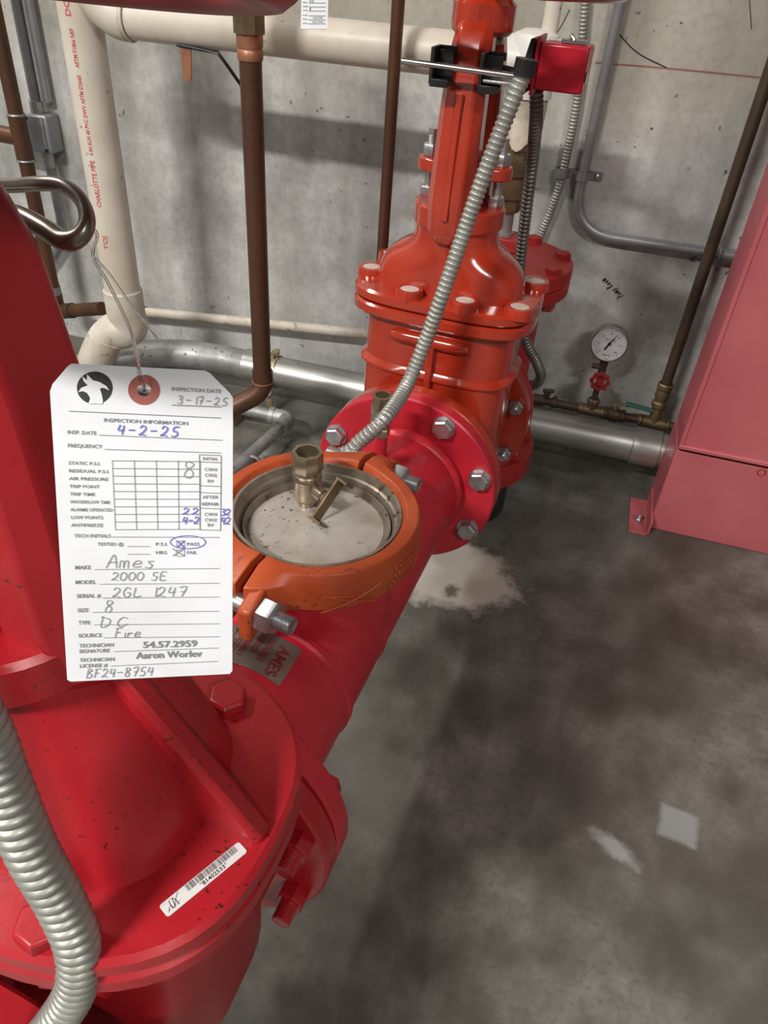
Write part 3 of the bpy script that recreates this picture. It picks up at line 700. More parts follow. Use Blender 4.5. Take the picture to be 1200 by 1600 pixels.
obj('solder_ring', G().torus(eb + V(0, 0, .004), AZ, .0255, .002, 28, 8), 'copper_bright', cr)
obj('low_run', G().cyl(eb + V(-.085, -.047, -.076), eb + V(-.24, -.13, -.17), .0225, n=24), 'copper', cr)

# ---------------- thin copper riser
ty_ = TY - .09
tx = (P(622, 0, ty_).x + P(598, 390, ty_).x) / 2
pipe('sprinkler_riser', [V(tx, ty_, .0), V(tx, ty_, 2.2)], .0125, 'copper', 'thin brown vertical pipe just left of the orange-red gate valve')

# ---------------- left brown pipe with tee and elbow
ly = 1.95
lx_ = (P(8, 60, ly).x + P(78, 460, ly).x) / 2
lp = thing('copper_line', V(lx_, ly, P(85, 500, ly).z), 'brown copper pipe at far left with a tee and bottom elbow', 'pipe')
zl = P(92, 487, ly).z; lend = P(160, 482, ly - .05)
obj('pipe_run', G().tube(bend([V(lx_, ly, 2.0), V(lx_, ly, zl), V(lend.x, ly - .05, lend.z)], .03, 8), .021, 24), 'copper', lp)
zt_ = P(30, 215, ly).z
obj('tee_fitting', G().cyl(V(lx_, ly, zt_ - .06), V(lx_, ly, zt_ + .06), .0245, n=24).cyl(V(lx_, ly, zt_), V(lx_ - .10, ly, zt_ + .004), .023, n=24), 'copper', lp)
for dz in (-.06, .06): obj('solder_ring', G().torus(V(lx_, ly, zt_ + dz), AZ, .0235, .0035, 28, 8), 'conduit', lp)
obj('elbow_fitting', G().tube(bend([V(lx_, ly, zl + .06), V(lx_, ly, zl), V(lx_, ly, zl).lerp(lend, .35)], .035, 8), .0245, 24), 'copper', lp)
obj('solder_ring', G().cyl(V(lx_, ly, zl + .05), V(lx_, ly, zl + .085), .0235, n=24), 'conduit', lp)

# ---------------- junction box and conduits at left
jy = WY - .035
jc = P(62, 205, jy)
jb = thing('junction_box', V(jc.x, jy, P(62, 238, jy).z), 'small grey metal junction box on the wall between brown and white pipes', 'electrical box')
x0, x1 = P(38, 205, jy).x + .035, P(82, 205, jy).x
z0, z1 = P(62, 235, jy).z, P(62, 177, jy).z
obj('box_body', G().box(V((x0 + x1) / 2 + .006, WY - .032, (z0 + z1) / 2), (x1 - x0, .06, z1 - z0)), 'jbox', jb, .006)
bc = obj('box_cover', G().box(V((x0 + x1) / 2, WY - .0645, (z0 + z1) / 2), (x1 - x0 - .012, .005, z1 - z0 - .006)), 'jbox', jb, .003)
for sx, sz in ((1, -1), (-1, 1)): obj('cover_screw', G().cyl(V((x0 + x1) / 2 + sx * (x1 - x0) * .38, WY - .067, (z0 + z1) / 2 + sz * (z1 - z0) * .40), V((x0 + x1) / 2 + sx * (x1 - x0) * .38, WY - .0695, (z0 + z1) / 2 + sz * (z1 - z0) * .40), .005, n=12), 'black', bc)
xm = (x0 + x1) / 2 - .01
cu = thing('wall_conduit', V(xm, WY - .03, z1), 'grey conduit pair rising from the small junction box at far left', 'conduit')
obj('conduit_run', G().cyl(V(xm, WY - .03, z1), V(xm, WY - .03, 2.1), .0145, n=20), 'conduit', cu); obj('conduit_run', G().cyl(V(xm + .035, WY - .02, z1 + .03), V(xm + .035, WY - .02, 2.1), .012, n=20), 'conduit', cu)
obj('connector', G().cyl(V(xm, WY - .03, z1), V(xm, WY - .03, z1 + .03), .019, n=8), 'galv', cu)
cd = thing('wall_conduit', V(xm, WY - .03, z0 - .3), 'grey conduit dropping from the junction box behind the steel hook', 'conduit')
obj('conduit_run', G().tube(bend([V(xm + .005, WY - .03, z0), V(xm + .01, WY - .03, z0 - .26), V(xm - .12, WY - .03, z0 - .40), V(xm - .5, WY - .03, z0 - .62)], .08, 8), .0145, 20), 'conduit', cd)
obj('connector', G().cyl(V(xm + .005, WY - .03, z0 - .045), V(xm + .005, WY - .03, z0), .020, n=8), 'galv', cd)

# ---------------- low white pipe and galvanised main
wyl = WY - .05
a, b = P(222, 487, wyl), P(575, 522, wyl)
lwp = thing('condensate_pipe', V((a.x + b.x) / 2, wyl, b.z - .02), 'thin dirty white pipe along the wall foot above the galvanised main', 'pipe')
obj('pipe_run', G().cyl(a, a + (b - a) * 1.5, .0155, n=20), 'pvc_dirty', lwp); obj('end_coupling', G().cyl(a - (b - a) * .03, a + (b - a) * .02, .0185, n=20), 'copper', lwp)
gy = 1.90
gl, gr = P(470, 583, gy), P(1010, 690, gy)
zg_ = (P(500, 587, gy).z + P(930, 687, gy).z) / 2
rg = .047; zg_ -= .004
gm = thing('galvanised_main', V((gl.x + gr.x) / 2, gy, zg_ - rg), 'wide shiny galvanised pipe running along the wall foot to the pink cabinet', 'pipe')
xs_ = P(398, 560, gy).x; xe = P(1040, 700, gy).x
obj('straight_run', G().cyl(V(xs_, gy, zg_), V(xe, gy, zg_), rg, n=48), 'galv', gm)
obj('swept_bend', G().tube(spline([V(xs_, gy, zg_), V(xs_ - .12, gy - .002, zg_ + .004), V(xs_ - .28, gy - .04, zg_ + .006), V(xs_ - .42, gy - .13, zg_ - .005), V(xs_ - .52, gy - .28, zg_ - .02)], 8), .045, 36), 'galv_dull', gm)
for px_ in (388, 1003):
    xx = P(px_, 640, gy).x; obj('sleeve_coupling', G().cyl(V(xx, gy, zg_), V(xx + .075, gy, zg_), rg + .005, n=48, ch=.002), 'galv', gm)
xx = P(424, 570, gy).x
ps = thing('pipe_strap', V(xx, gy, 0), 'yellowish metal strap and post holding the galvanised main', 'pipe strap')
obj('strap_band', G().lathe([(rg + .0005, -.012), (rg + .004, -.012), (rg + .004, .012), (rg + .0005, .012)], V(xx + .012, gy, zg_), V(1, 0, 0), 48, cap=False), 'strap', ps)
obj('strap_bolt', G().cyl(V(xx + .012, gy - .014, zg_ + rg + .012), V(xx + .012, gy + .026, zg_ + rg + .012), .006, n=8).box(V(xx + .012, gy + .006, zg_ + rg + .012), (.02, .02, .012)), 'strap', ps)
obj('strap_post', G().box(V(xx + .012, gy - rg - .004, (zg_) / 2), (.022, .005, zg_)), 'strap', ps, .001)
obj('post_bolt', G().lathe([(.011, 0), (.011, .004), (.006, .008)], V(xx + .012, gy - rg - .007, zg_ * .55), V(0, -1, 0), 12), 'zinc', ps)

# ---------------- small galvanised pipe with elbow near the floor
sy_z = .062
s0, s1, s2 = PZ(300, 622, sy_z), PZ(452, 655, sy_z), PZ(300, 795, sy_z)
sg_ = thing('galvanised_branch', V(s1.x, s1.y, 0), 'small dull galvanised pipe with an elbow low on the floor left of the orange coupling', 'pipe')
rs_ = .0175
obj('pipe_run', G().cyl(s0 + (s0 - s1), s1, rs_, n=24), 'galv_dull', sg_); obj('pipe_run', G().cyl(s1, s2, rs_, n=24), 'galv_dull', sg_)
d1 = (s0 - s1).normalized(); d2 = (s2 - s1).normalized()
obj('elbow', G().tube(bend([s1 + d1 * .055, s1, s1 + d2 * .06], .045, 8), .0235, 24), 'galv_dull', sg_)
obj('elbow_band', G().cyl(s1 + d1 * .045, s1 + d1 * .06, .0255, n=24), 'galv_dull', sg_); obj('elbow_band', G().cyl(s1 + d2 * .05, s1 + d2 * .064, .0255, n=24), 'galv_dull', sg_)
q = s1.lerp(s2, .48); obj('pipe_clip', G().torus(q + V(.02, 0, -.012), d2, .022, .005, 24, 8).cyl(q + V(.05, .01, -.005), q + V(.05, .01, .018), .006, n=8), 'zinc', sg_)
obj('foot_block', G().box(V(s1.x - .2, s1.y + .02, .022), (.05, .07, .044)).box(V(q.x, q.y, .022), (.04, .05, .044)), 'wood', sg_)

# timber and pale pipe at the wall foot
a, b = P(20, 528, WY - .08), P(135, 552, WY - .08)
tb = obj('timber_board', G().box(V(-1.9, WY - .04, a.z - .035), (1.55, .07, .075)), 'wood', None, .004); tag(tb, 'brown timber board lying along the wall foot at far left', 'timber')
pipe('pale_floor_pipe', [P(-60, 545, WY - .14), P(190, 588, WY - .14)], .024, 'pvc_dirty', 'pale pipe lying in front of the timber board at far left')

# ---------------- right hand wall: conduit, flex conduits, straps
rcx = WY - .020
pts = [P(975, -60, rcx), P(966, 20, rcx), P(912, 270, rcx), P(903, 330, rcx), P(945, 368, rcx), P(1135, 397, rcx - .0)]
vx = (P(966, 20, rcx).x + P(911, 275, rcx).x) / 2; hz = (P(960, 373, rcx).z + P(1135, 398, rcx).z) / 2
bc_ = thing('bent_conduit', V(vx, rcx, hz), 'grey steel conduit bending from vertical to horizontal into the pink cabinet', 'conduit')
xend = P(1143, 397, rcx).x
obj('conduit_run', G().tube(bend([V(vx, rcx, 2.0), V(vx, rcx, hz), V(xend, rcx, hz)], .11, 14), .0135, 24), 'conduit', bc_)
obj('end_connector', G().cyl(V(xend - .03, rcx, hz), V(xend + .02, rcx, hz), .0175, n=24, ch=.003), 'conduit', bc_)
def strap(p, label):
    t = thing('conduit_strap', p, label, 'conduit strap', 'straps on the right wall')
    obj('saddle', G().lathe([(.0155, -.011), (.0175, -.011), (.0175, .011), (.0155, .011)], p, AZ, 28, cap=False), 'conduit', t)
    obj('ear', G().box(p + V(.03, .0175, 0), (.034, .003, .022)), 'conduit', t, .001); obj('screw', G().lathe([(.007, 0), (.006, .004), (.002, .006)], p + V(.033, .016, 0), V(0, -1, 0), 12), 'zinc', t)
strap(V(vx, rcx, P(912, 275, rcx).z), 'small strap on the bent grey steel conduit')
def corrugate(g, path, r, pitch=.0078, n=14, depth=.16):
    pr = [1 - depth, 1 - depth * .35, 1, 1, 1 - depth * .25, 1 - depth * .9]
    pts_ = resample(path, pitch / 6); g.tube(pts_, [r * pr[i % 6] for i in range(len(pts_))], n); return g
fx = [P(918, -30, rcx), P(912, 40, rcx), P(903, 150, rcx), P(880, 268, rcx), P(862, 325, rcx), P(842, 378, rcx), P(838, 420, rcx - .02)]
o = obj('flexible_conduit', corrugate(G(), spline(fx, 12), .0115), 'flex'); tag(o, 'corrugated steel flexible conduit strapped to the wall behind the red switch box', 'conduit', 'flexible conduits')
strap(P(878, 270, rcx), 'small strap on the corrugated wall conduit')

# ---------------- right brown pipe, gauge line
gby = WY - .10
zgb = (P(870, 632, gby).z + P(1040, 662, gby).z) / 2
xr = (P(1195, 120, gby).x + P(1045, 600, gby).x) / 2
gx = P(924, 640, gby).x
gt = thing('gauge_line', V(gx, gby, zgb - .02), 'brown iron gauge piping with tees above the galvanised main at right', 'pipe')
xl_ = P(838, 628, gby).x
obj('header_pipe', G().cyl(V(xl_, gby, zgb), V(xr + .06, gby, zgb), .0125, n=20), 'iron', gt)
obj('vertical_pipe', G().cyl(V(xr, gby, zgb), V(xr, gby, 2.0), .0145, n=20), 'iron', gt)
def band(x, z, d, r=.0175, L=.008): return G().lathe([(r * .85, -L), (r, -L * .6), (r, L * .6), (r * .85, L)], V(x, gby, z), d, 20)
for x in (gx - .03, gx + .03, xr - .035, xr + .035): obj('fitting_band', band(x, zgb, V(1, 0, 0)), 'bronze', gt)
obj('tee_body', G().cyl(V(gx - .03, gby, zgb), V(gx + .03, gby, zgb), .0165, n=20).cyl(V(gx, gby, zgb), V(gx, gby, zgb + .03), .0155, n=20), 'bronze', gt)
obj('tee_body', G().cyl(V(xr - .035, gby, zgb), V(xr + .035, gby, zgb), .0175, n=20).cyl(V(xr, gby, zgb), V(xr, gby, zgb + .05), .0165, n=20), 'bronze', gt)
obj('fitting_band', band(gx, zgb + .03, AZ), 'bronze', gt)
for dz in (.06, .115): obj('fitting_band', band(xr, zgb + dz, AZ, .0215, .010), 'bronze', gt)
obj('union_body', G().lathe([(.0165, .05), (.0165, .075), (.0205, .085), (.0205, .10), (.0165, .11), (.0165, .125)], V(xr, gby, zgb), AZ, 20), 'bronze', gt)
obj('gauge_stem', G().cyl(V(gx, gby, zgb + .03), V(gx, gby, zgb + .095), .0085, n=16), 'iron', gt)
obj('drain_cock', G().cyl(V(xl_ - .012, gby, zgb), V(xl_ + .022, gby, zgb), .0165, n=20).cyl(V(xl_ + .02, gby, zgb), V(xl_ + .028, gby - .005, zgb + .036), .0095, n=12).cyl(V(xl_ + .012, gby - .004, zgb + .034), V(xl_ + .044, gby - .004, zgb + .038), .006, n=10), 'iron', gt)
obj('fitting_band', band(xl_ + .05, zgb, V(1, 0, 0), .016), 'iron', gt)
# lever valve in the header
lvx = P(960, 645, gby).x
lvv = thing('lever_valve', V(lvx, gby, zgb - .02), 'bronze lever ball valve with green handle on the gauge line', 'valve')
obj('valve_body', G().lathe([(.0165, -.03), (.019, -.027), (.019, -.02), (.0165, -.018), (.0205, -.008), (.0205, .008), (.0165, .018), (.019, .02), (.019, .027), (.0165, .03)], V(lvx, gby, zgb), V(1, 0, 0), 20), 'iron', lvv)
obj('stem', G().cyl(V(lvx, gby, zgb), V(lvx, gby, zgb + .034), .007, n=12).cyl(V(lvx, gby, zgb + .028), V(lvx, gby, zgb + .035), .010, n=6), 'strap', lvv)
hz0 = zgb + .033
lev = obj('lever', G().hexa([V(lvx - .012, gby - .009, hz0), V(lvx + .03, gby - .009, hz0), V(lvx + .03, gby + .009, hz0), V(lvx - .012, gby + .009, hz0), V(lvx - .012, gby - .009, hz0 + .003), V(lvx + .03, gby - .009, hz0 + .003), V(lvx + .03, gby + .009, hz0 + .003), V(lvx - .012, gby + .009, hz0 + .003)]).box(V(lvx + .038, gby, hz0 + .006), (.02, .016, .003), Matrix.Rotation(-.45, 3, 'Y')), 'strap', lvv)
obj('lever_grip', G().box(V(lvx + .068, gby - .002, hz0 + .006), (.088, .019, .008), Matrix.Rotation(.08, 3, 'Y')), 'green', lev, .003)
# needle valve with red handwheel
nz = zgb + .116
nv = thing('gauge_cock', V(gx, gby, nz - .02), 'small gauge shut-off valve with scalloped red handwheel under the dial', 'valve')
obj('valve_body', G().cyl(V(gx, gby, nz - .012), V(gx, gby, nz + .028), .0105, n=16).cyl(V(gx - .03, gby, nz + .020), V(gx, gby, nz + .020), .008, n=8).cyl(V(gx, gby, nz), V(gx, gby - .05, nz), .008, n=14), 'iron', nv)
obj('hex_collar', G().cyl(V(gx, gby, nz + .026), V(gx, gby, nz + .040), .013, n=6), 'iron', nv)
wc = V(gx, gby - .05, nz); ring_o, ring_i = [], []
for k in range(64):
    th = 2 * math.pi * k / 64; ring_o.append((th, .026 + .0024 * math.cos(8 * th)))
g = G(); g.loft([[wc + V(math.cos(th) * r_, dy_, math.sin(th) * r_) for th, r_ in ring_o] for dy_ in (-.006, .004)] + [[wc + V(math.cos(th) * .017, dy_, math.sin(th) * .017) for th, r_ in ring_o] for dy_ in (.004, -.006)], closed=True)
hw = obj('handwheel', g, 'wheel_red', nv, .001)
g = G()
for k in range(4):
    th = math.pi / 4 + k * math.pi / 2; g.cyl(wc, wc + V(math.cos(th) * .019, 0, math.sin(th) * .019), .004, n=8)
g.cyl(wc + V(0, -.006, 0), wc + V(0, .004, 0), .011, n=20); obj('handwheel_hub', g, 'wheel_red', hw)
# gauge
gc = V(gx, gby - .01, nz + .094)
pg = thing('pressure_gauge', V(gx, gby, nz + .04), 'round steel pressure gauge with white dial in front of the concrete wall', 'gauge')
Rg = .0505
gn = V(0.10, -1, 0.06).normalized(); gxv = V(1, .10, 0).normalized(); gzv = gxv.cross(gn) * 1.0
if gzv.z < 0: gzv = -gzv
obj('gauge_socket', G().cyl(V(gx, gby, nz + .040), V(gx, gby - .008, nz + .056), .010, n=6), 'brass', pg)
obj('gauge_case', G().lathe([(Rg - .006, -.030), (Rg - .002, -.026), (Rg - .001, 0), (Rg, .003), (Rg - .001, .007), (Rg - .0045, .008), (Rg - .0045, .002)], gc, gn, 48, cap=False).lathe([(.001, -.030), (Rg - .006, -.030)], gc, gn, 48, cap=False), 'steel', pg)
dl = obj('dial_face', G().cyl(gc + gn * .001, gc + gn * .0025, Rg - .004, n=48), 'dial', pg)
def ond(x, y, o=.0032): return gc + gn * o + gxv * x + gzv * y
g = G(); g.add([ond(-.012, -.016), ond(-.007, -.019), ond(.001, -.002), ond(.017, .030), ond(.0165, .0305), ond(-.003, .001)], [(0, 1, 2, 5), (5, 2, 3, 4)])
g.add([ond(math.cos(k * .5236) * .005, math.sin(k * .5236) * .005, .0034) for k in range(12)], [tuple(range(12))])
obj('needle', g, 'blackink', dl)
g = G()
for k in range(31):
    th = math.radians(225 - 270 * k / 30); L = .006 if k % 5 == 0 else .003
    stroke(g, [(math.cos(th) * .041, math.sin(th) * .041), (math.cos(th) * (.041 - L), math.sin(th) * (.041 - L))], lambda x, y: ond(x, y), .0004 if k % 5 else .0007)
for txt, k in (('0', 0), ('10', 1), ('60', 2), ('80', 3), ('200', 4), ('250', 5), ('300', 6)):
    th = math.radians(225 - 270 * k / 6); w = .0028 * len(txt)
    write(g, txt, lambda x, y: ond(math.cos(th) * .029 - w / 2 + x, math.sin(th) * .029 - .0022 + y), w, .006)
write(g, 'SUPERVISORY PRESSURE', lambda x, y: ond(-.016 + x, .012 + y), .032, .0045); write(g, 'AIR - WATER', lambda x, y: ond(-.014 + x, .0065 + y), .028, .004)
write(g, 'AMES CO', lambda x, y: ond(-.012 + x, -.033 + y), .022, .0055)
obj('dial_print', g, 'ink', dl)

# ---------------- pink cabinet
c0 = PZ(1015, 825, 0); cyf = c0.y; cxl = c0.x - .004; CBK = cyf + .16
cb = thing('pump_cabinet', V(cxl + .45, cyf + .08, 0), 'tall faded pink-red steel cabinet standing at the right edge', 'cabinet')
cw = .9; zs = P(1062, 697, cyf).z
obj('lower_panel', G().box(V(cxl + cw / 2, (cyf + CBK) / 2, (zs - .012) / 2), (cw, CBK - cyf, zs - .012)), 'cabinet', cb, .003)
up_ = obj('upper_door', G().box(V(cxl + cw / 2, (cyf + CBK) / 2 - .012, (zs + 2.0) / 2), (cw, CBK - cyf - .024 + .02, 2.0 - zs)), 'cabinet', cb, .003)
obj('door_lip', G().box(V(cxl + cw / 2, cyf - .008, zs + .006), (cw, .018, .012)), 'cabinet', cb, .003)
obj('edge_seam', G().box(V(cxl + .004, cyf - .013, (zs + 2) / 2), (.010, .004, 2 - zs)), 'cabinet', up_, .001)
qk = P(1190, 738, cyf); obj('keyhole_ring', G().torus(V(qk.x, cyf - .001, qk.z), V(0, 1, 0), .009, .0015, 20, 6), 'tee_red', cb)
bt = G().box(V(cxl - .026, cyf + .04, .003), (.05, .16, .006)).box(V(cxl - .003, cyf + .04, .025), (.006, .16, .05))
obj('foot_bracket', bt, 'cabinet', cb, .001)
obj('anchor_bolt', nut(V(cxl - .028, cyf + .01, .006), AZ, .009, .010, .012, .006), 'zinc', cb)

# ---------------- tamper switch on the rear yoke
tsy = A(.146, 0, 0).y
ts = thing('tamper_switch', P(870, 145, tsy), 'red valve tamper switch box clamped to the orange-red yoke by a rod', 'switch')
# box axes
bo = P(832, 140, tsy - .03); bx1 = P(908, 147, tsy - .03); bxd = V(1, -.05, 0).normalized(); L = (bx1 - bo).length
zH = P(845, 66, tsy - .03).z - bo.z
fw = V(.05, 1, 0).normalized(); dep = .062
top_sh = V(0, 0, zH)
p = [bo, bo + bxd * L, bo + bxd * (L + .0) + fw * dep, bo + fw * dep]
ob = obj('switch_box', G().hexa(p + [q + top_sh for q in p]), 'box_red', ts, .003)
obj('lid_flange', G().box(bo - bxd * .003 + fw * dep * .5 + top_sh * .5, (.005, dep + .012, zH + .014)), 'box_red', ts, .001)
obj('lid_clip', G().box(bo + bxd * L * .62 + fw * .03 + top_sh + V(0, 0, .003), (.036, .026, .004)).tube([bo + bxd * L * .5 + fw * .03 + top_sh, bo + bxd * L * .55 + fw * .03 + top_sh + V(0, 0, .010), bo + bxd * L * .62 + fw * .028 + top_sh + V(0, 0, .004)], .003, 8), 'steel', ts)
obj('small_label', G().box(bo + bxd * (L + .0015) + fw * .02 + V(0, 0, .02), (.001, .02, .014)), 'label_white', ob)
mid = bo + fw * dep * .5 + V(0, 0, zH * .5)
obj('mount_plate', G().prism([(-.05, -.03), (.05, -.03), (.052, .01), (.03, .035), (-.02, .035), (-.05, .01)], bo - bxd * .016 + fw * dep * .5 + V(0, 0, zH * .45), fw, AZ, .010), 'black', ts, .002)
rz = P(725, 112, tsy - .1)
yA = A(.146 - .095, 0, 0)
ry = yA.y - .012
ra, rb = P(628, 95, ry), P(818, 121, ry)
zr = (ra.z + rb.z) / 2
obj('trip_rod', G().cyl(V(ra.x, ry, ra.z), V(rb.x, ry, rb.z), .0042, n=14), 'steel', ts)
obj('guide_rod', G().cyl(V(ra.x + .05, ry + .05, ra.z + .008), V(rb.x - .02, ry + .05, rb.z + .002), .0035, n=12), 'black', ts)
def cclip(cx_, w):
    g = G(); c = V(cx_, ry, ra.z + (rb.z - ra.z) * ((cx_ - ra.x) / (rb.x - ra.x)))
    g.box(c + V(-w / 2, .02, 0), (.005, .045, .044)).box(c + V(0, -.004, -.020), (w, .006, .010)).box(c + V(0, .038, .017), (w, .006, .010)).box(c + V(0, .016, -.0215), (w, .04, .004))
    g.box(c + V(0, .026, -.002), (w * .92, .004, .04))
    return g
obj('rod_clamp', cclip(P(689, 103, ry).x, .026), 'black', ts, .001)
obj('rod_clamp', cclip(P(766, 115, ry).x, .026), 'black', ts, .001)
obj('rail_bar', G().box(V((P(755, 127, ry).x + P(822, 132, ry).x) / 2, ry + .02, P(790, 130, ry).z), (P(822, 132, ry).x - P(755, 127, ry).x, .05, .004)), 'zinc', ts, .001)
obj('conduit_connector', G().cyl(P(824, 92, ry), P(818, 118, ry), .0155, n=16), 'black', ts)

# flexible conduit running down to behind the coupling
fc = [P(818, 116, ry), P(800, 160, ry - .01), P(762, 258, ry - .03), P(726, 360, ry - .05), P(695, 450, ry - .08), P(660, 545, ry - .10), P(634, 605, ry - .135), P(600, 655, .93), P(562, 690, .905), P(538, 709, .895), V(-.375, .885, .52), V(-.405, .87, .42), V(-.415, .86, .25)]
o = obj('flexible_conduit', corrugate(G(), spline(fc, 12), .0120), 'flex'); tag(o, 'pale corrugated flexible conduit hanging from the red switch box across the orange-red valve', 'conduit', 'flexible conduits')
dc = [P(838, 140, tsy + .02), P(838, 180, tsy + .04), P(832, 250, tsy + .10), P(822, 330, tsy + .13), P(814, 400, tsy + .148), P(811, 450, tsy + .150), P(815, 500, tsy + .155), P(822, 535, tsy + .165), P(838, 565, tsy + .19), P(845, 588, tsy + .22), P(836, 601, tsy + .25), P(824, 602, tsy + .26)]
o = obj('flexible_conduit', corrugate(G(), spline(dc, 12), .0110, depth=.2), 'flex_dark'); tag(o, 'dark corrugated flexible conduit dropping beside the orange-red valve to the red tee', 'conduit', 'flexible conduits')

# ---------------- near valve conduit
zf = A(0, 0, .278).z
nc = [PD(-60, 1090, .34), PD(-25, 1150, .36), PD(5, 1225, .38), PD(50, 1330, .405), PD(95, 1410, .43), PD(122, 1480, .45), PD(118, 1545, .475), PD(85, 1600, .50), PD(40, 1650, .53)]
o = obj('flexible_conduit', corrugate(G(), spline(nc, 14), .0140, .0082, 20, .17), 'flex'); tag(o, 'thick pale corrugated flexible conduit curving across the crimson valve in the lower left corner', 'conduit', 'flexible conduits')

# ---------------- barcode sticker
bcorn = [PZ(*p, zf + .0004) for p in ((262, 1434), (387, 1331), (370, 1317), (248, 1416))]
bo_ = bcorn[0]; bxv = bcorn[1] - bcorn[0]; byv = bcorn[3] - bcorn[0]
bxv -= 0 * byv
st = thing('barcode_sticker', bo_, 'white barcode sticker on the crimson bonnet flange', 'sticker')
def onb(x, y, h=.0005): return bo_ + bxv * x + byv * y + V(0, 0, h)
def rr(w, h, r, k=4):
    out = []
    for cx_, cy_, a0 in ((1 - r / w, 1 - r / h, 0), (r / w, 1 - r / h, 90), (r / w, r / h, 180), (1 - r / w, r / h, 270)):
        for j in range(k + 1): a_ = math.radians(a0 + 90 * j / k); out.append((cx_ + math.cos(a_) * r / w, cy_ + math.sin(a_) * r / h))
    return out
pl = rr(bxv.length, byv.length, .0018)
sb = obj('sticker_base', G().loft([[onb(x, y, 0.0) for x, y in pl], [onb(x, y, .0004) for x, y in pl]]), 'label_white', st)
g = G(); x = .30; rnd = random.Random(3)
while x < .93:
    w = rnd.choice((.004, .004, .008)); g.add([onb(x, .48), onb(x + w, .48), onb(x + w, .96), onb(x, .96)], [(0, 1, 2, 3)]); x += w + rnd.choice((.004, .005, .009))
write(g, '*81402533*', lambda a, b: onb(.42 + a, .12 + b), .34, .42)
for pts_ in ([(.04, .2), (.08, .5), (.11, .2), (.14, .85)], [(.09, .25), (.10, .8), (.15, .75), (.16, .2)], [(.03, .35), (.1, .25), (.2, .4)], [(.12, .3), (.16, .6), (.22, .95)]): stroke(g, pts_, lambda a, b: onb(a, b), .004)
obj('barcode_print', g, 'blackink', sb)

# ---------------- hanging inspection tag
tcn = [PD(104, 1065, .352), PD(362, 1053, .352), PD(362, 585, .322), PD(80, 568, .322)]
tn = (tcn[1] - tcn[0]).cross(tcn[3] - tcn[0]).normalized(); t0 = (tcn[0] + tcn[1] + tcn[2] + tcn[3]) / 4
camp = V(0, 0, CAMH)
if tn.dot(camp - t0) < 0: tn = -tn
def onplane(px, py, off):
    d = Vector(ray(px, py)); k = ((t0 + tn * off) - camp).dot(tn) / d.dot(tn); return camp + d * k
def T(cx_, cy_, off=.0005): return onplane(60 + cx_ * .33743, 540 + cy_ * .3375, off)
tg = thing('inspection_tag', (tcn[0] + tcn[1]) / 2, 'white card inspection tag with handwriting and a red eyelet hanging at the near valve', 'tag')
out = [(78, 612), (82, 600), (106, 572), (112, 568), (320, 579), (328, 583), (359, 614), (364, 622), (363, 1048), (359, 1053), (110, 1065), (105, 1062)]
hc = (225, 609); hole = [(hc[0] + 11 * math.cos(2 * math.pi * k / 24), hc[1] + 10 * math.sin(2 * math.pi * k / 24)) for k in range(24)]
def holed(outer, inner, o0, o1):
    bm = bmesh.new(); g = G()
    for loop in (outer, inner):
        vs = [bm.verts.new((a, -b, 0)) for a, b in loop]
        for i in range(len(vs)): bm.edges.new((vs[i], vs[(i + 1) % len(vs)]))
    bmesh.ops.triangle_fill(bm, use_beauty=True, use_dissolve=False, edges=bm.edges[:])
    bm.verts.index_update()
    vs = [(v.co.x, -v.co.y) for v in bm.verts]; fs_ = [tuple(v.index for v in f.verts) for f in bm.faces]; bm.free()
    n = len(vs); m1, m2 = len(outer), len(inner)
    V_ = [onplane(a, b, o0) for a, b in vs] + [onplane(a, b, o1) for a, b in vs]
    F_ = [f[::-1] for f in fs_] + [tuple(i + n for i in f) for f in fs_]
    F_ += [(i, (i + 1) % m1, (i + 1) % m1 + n, i + n) for i in range(m1)] + [(m1 + i, m1 + (i + 1) % m2, m1 + (i + 1) % m2 + n, m1 + i + n) for i in range(m2)]
    return g.add(V_, F_)
card = obj('tag_card', holed(out, hole, -.0004, .0002), 'paper', tg)
ey = [(hc[0] + 25 * math.cos(2 * math.pi * k / 40), hc[1] + 23.5 * math.sin(2 * math.pi * k / 40)) for k in range(40)]
obj('eyelet', holed(ey, hole, .0002, .0006), 'eyelet', tg, label='dull red reinforcing ring')
# logo: black disc with a pale head shape cut over it
lc = (148, 606)
lg = obj('logo_disc', G().loft([[onplane(lc[0] + 28 * math.cos(2 * math.pi * k / 40), lc[1] + 25.5 * math.sin(2 * math.pi * k / 40), o_) for k in range(40)] for o_ in (.0002, .0004)]), 'logo', card)
hd = [(138, 631), (141, 622), (136, 614), (129, 611), (122, 613), (127, 606), (137, 602), (131, 596), (128, 588), (136, 594), (136, 585), (145, 594), (156, 597), (166, 603), (171, 610), (162, 606), (156, 607), (159, 616), (161, 626), (160, 631)]
obj('logo_head', G().add([onplane(a, b, .0007) for a, b in hd], [tuple(range(len(hd)))]), 'paper', lg)
gi, gb, gp = G(), G(), G()
def sl(cy_): return .045 - .075 * (cy_ - 300) / 1100
def tw(g, txt, cx_, cy_, w, h, off=.0006):
    k = sl(cy_); write(g, txt, lambda x, y: T(cx_ + x, cy_ - y + k * x, off), w, h * 1.38)
def th_(g, txt, cx_, cy_, cw_, h, w=2.2, **kw):
    k = sl(cy_); g_ = G(); hand(g_, txt, lambda x, y: T(cx_ + x, cy_ - y + k * x, .0007), cw_, h, w, **kw)
    obj('handwritten_entry', g_, g, card)
def ln(g, x0, y0, x1, y1, w=1.0): stroke(g, [(x0, y0), (x1, y1)], lambda x, y: T(x, y, .0006), w * 1.35)
tw(gi, 'INSPECTION DATE', 616, 208, 230, 17); ln(gi, 616, 275, 850, 284, 1.3); ln(gi, 140, 303, 845, 335, 1.2)
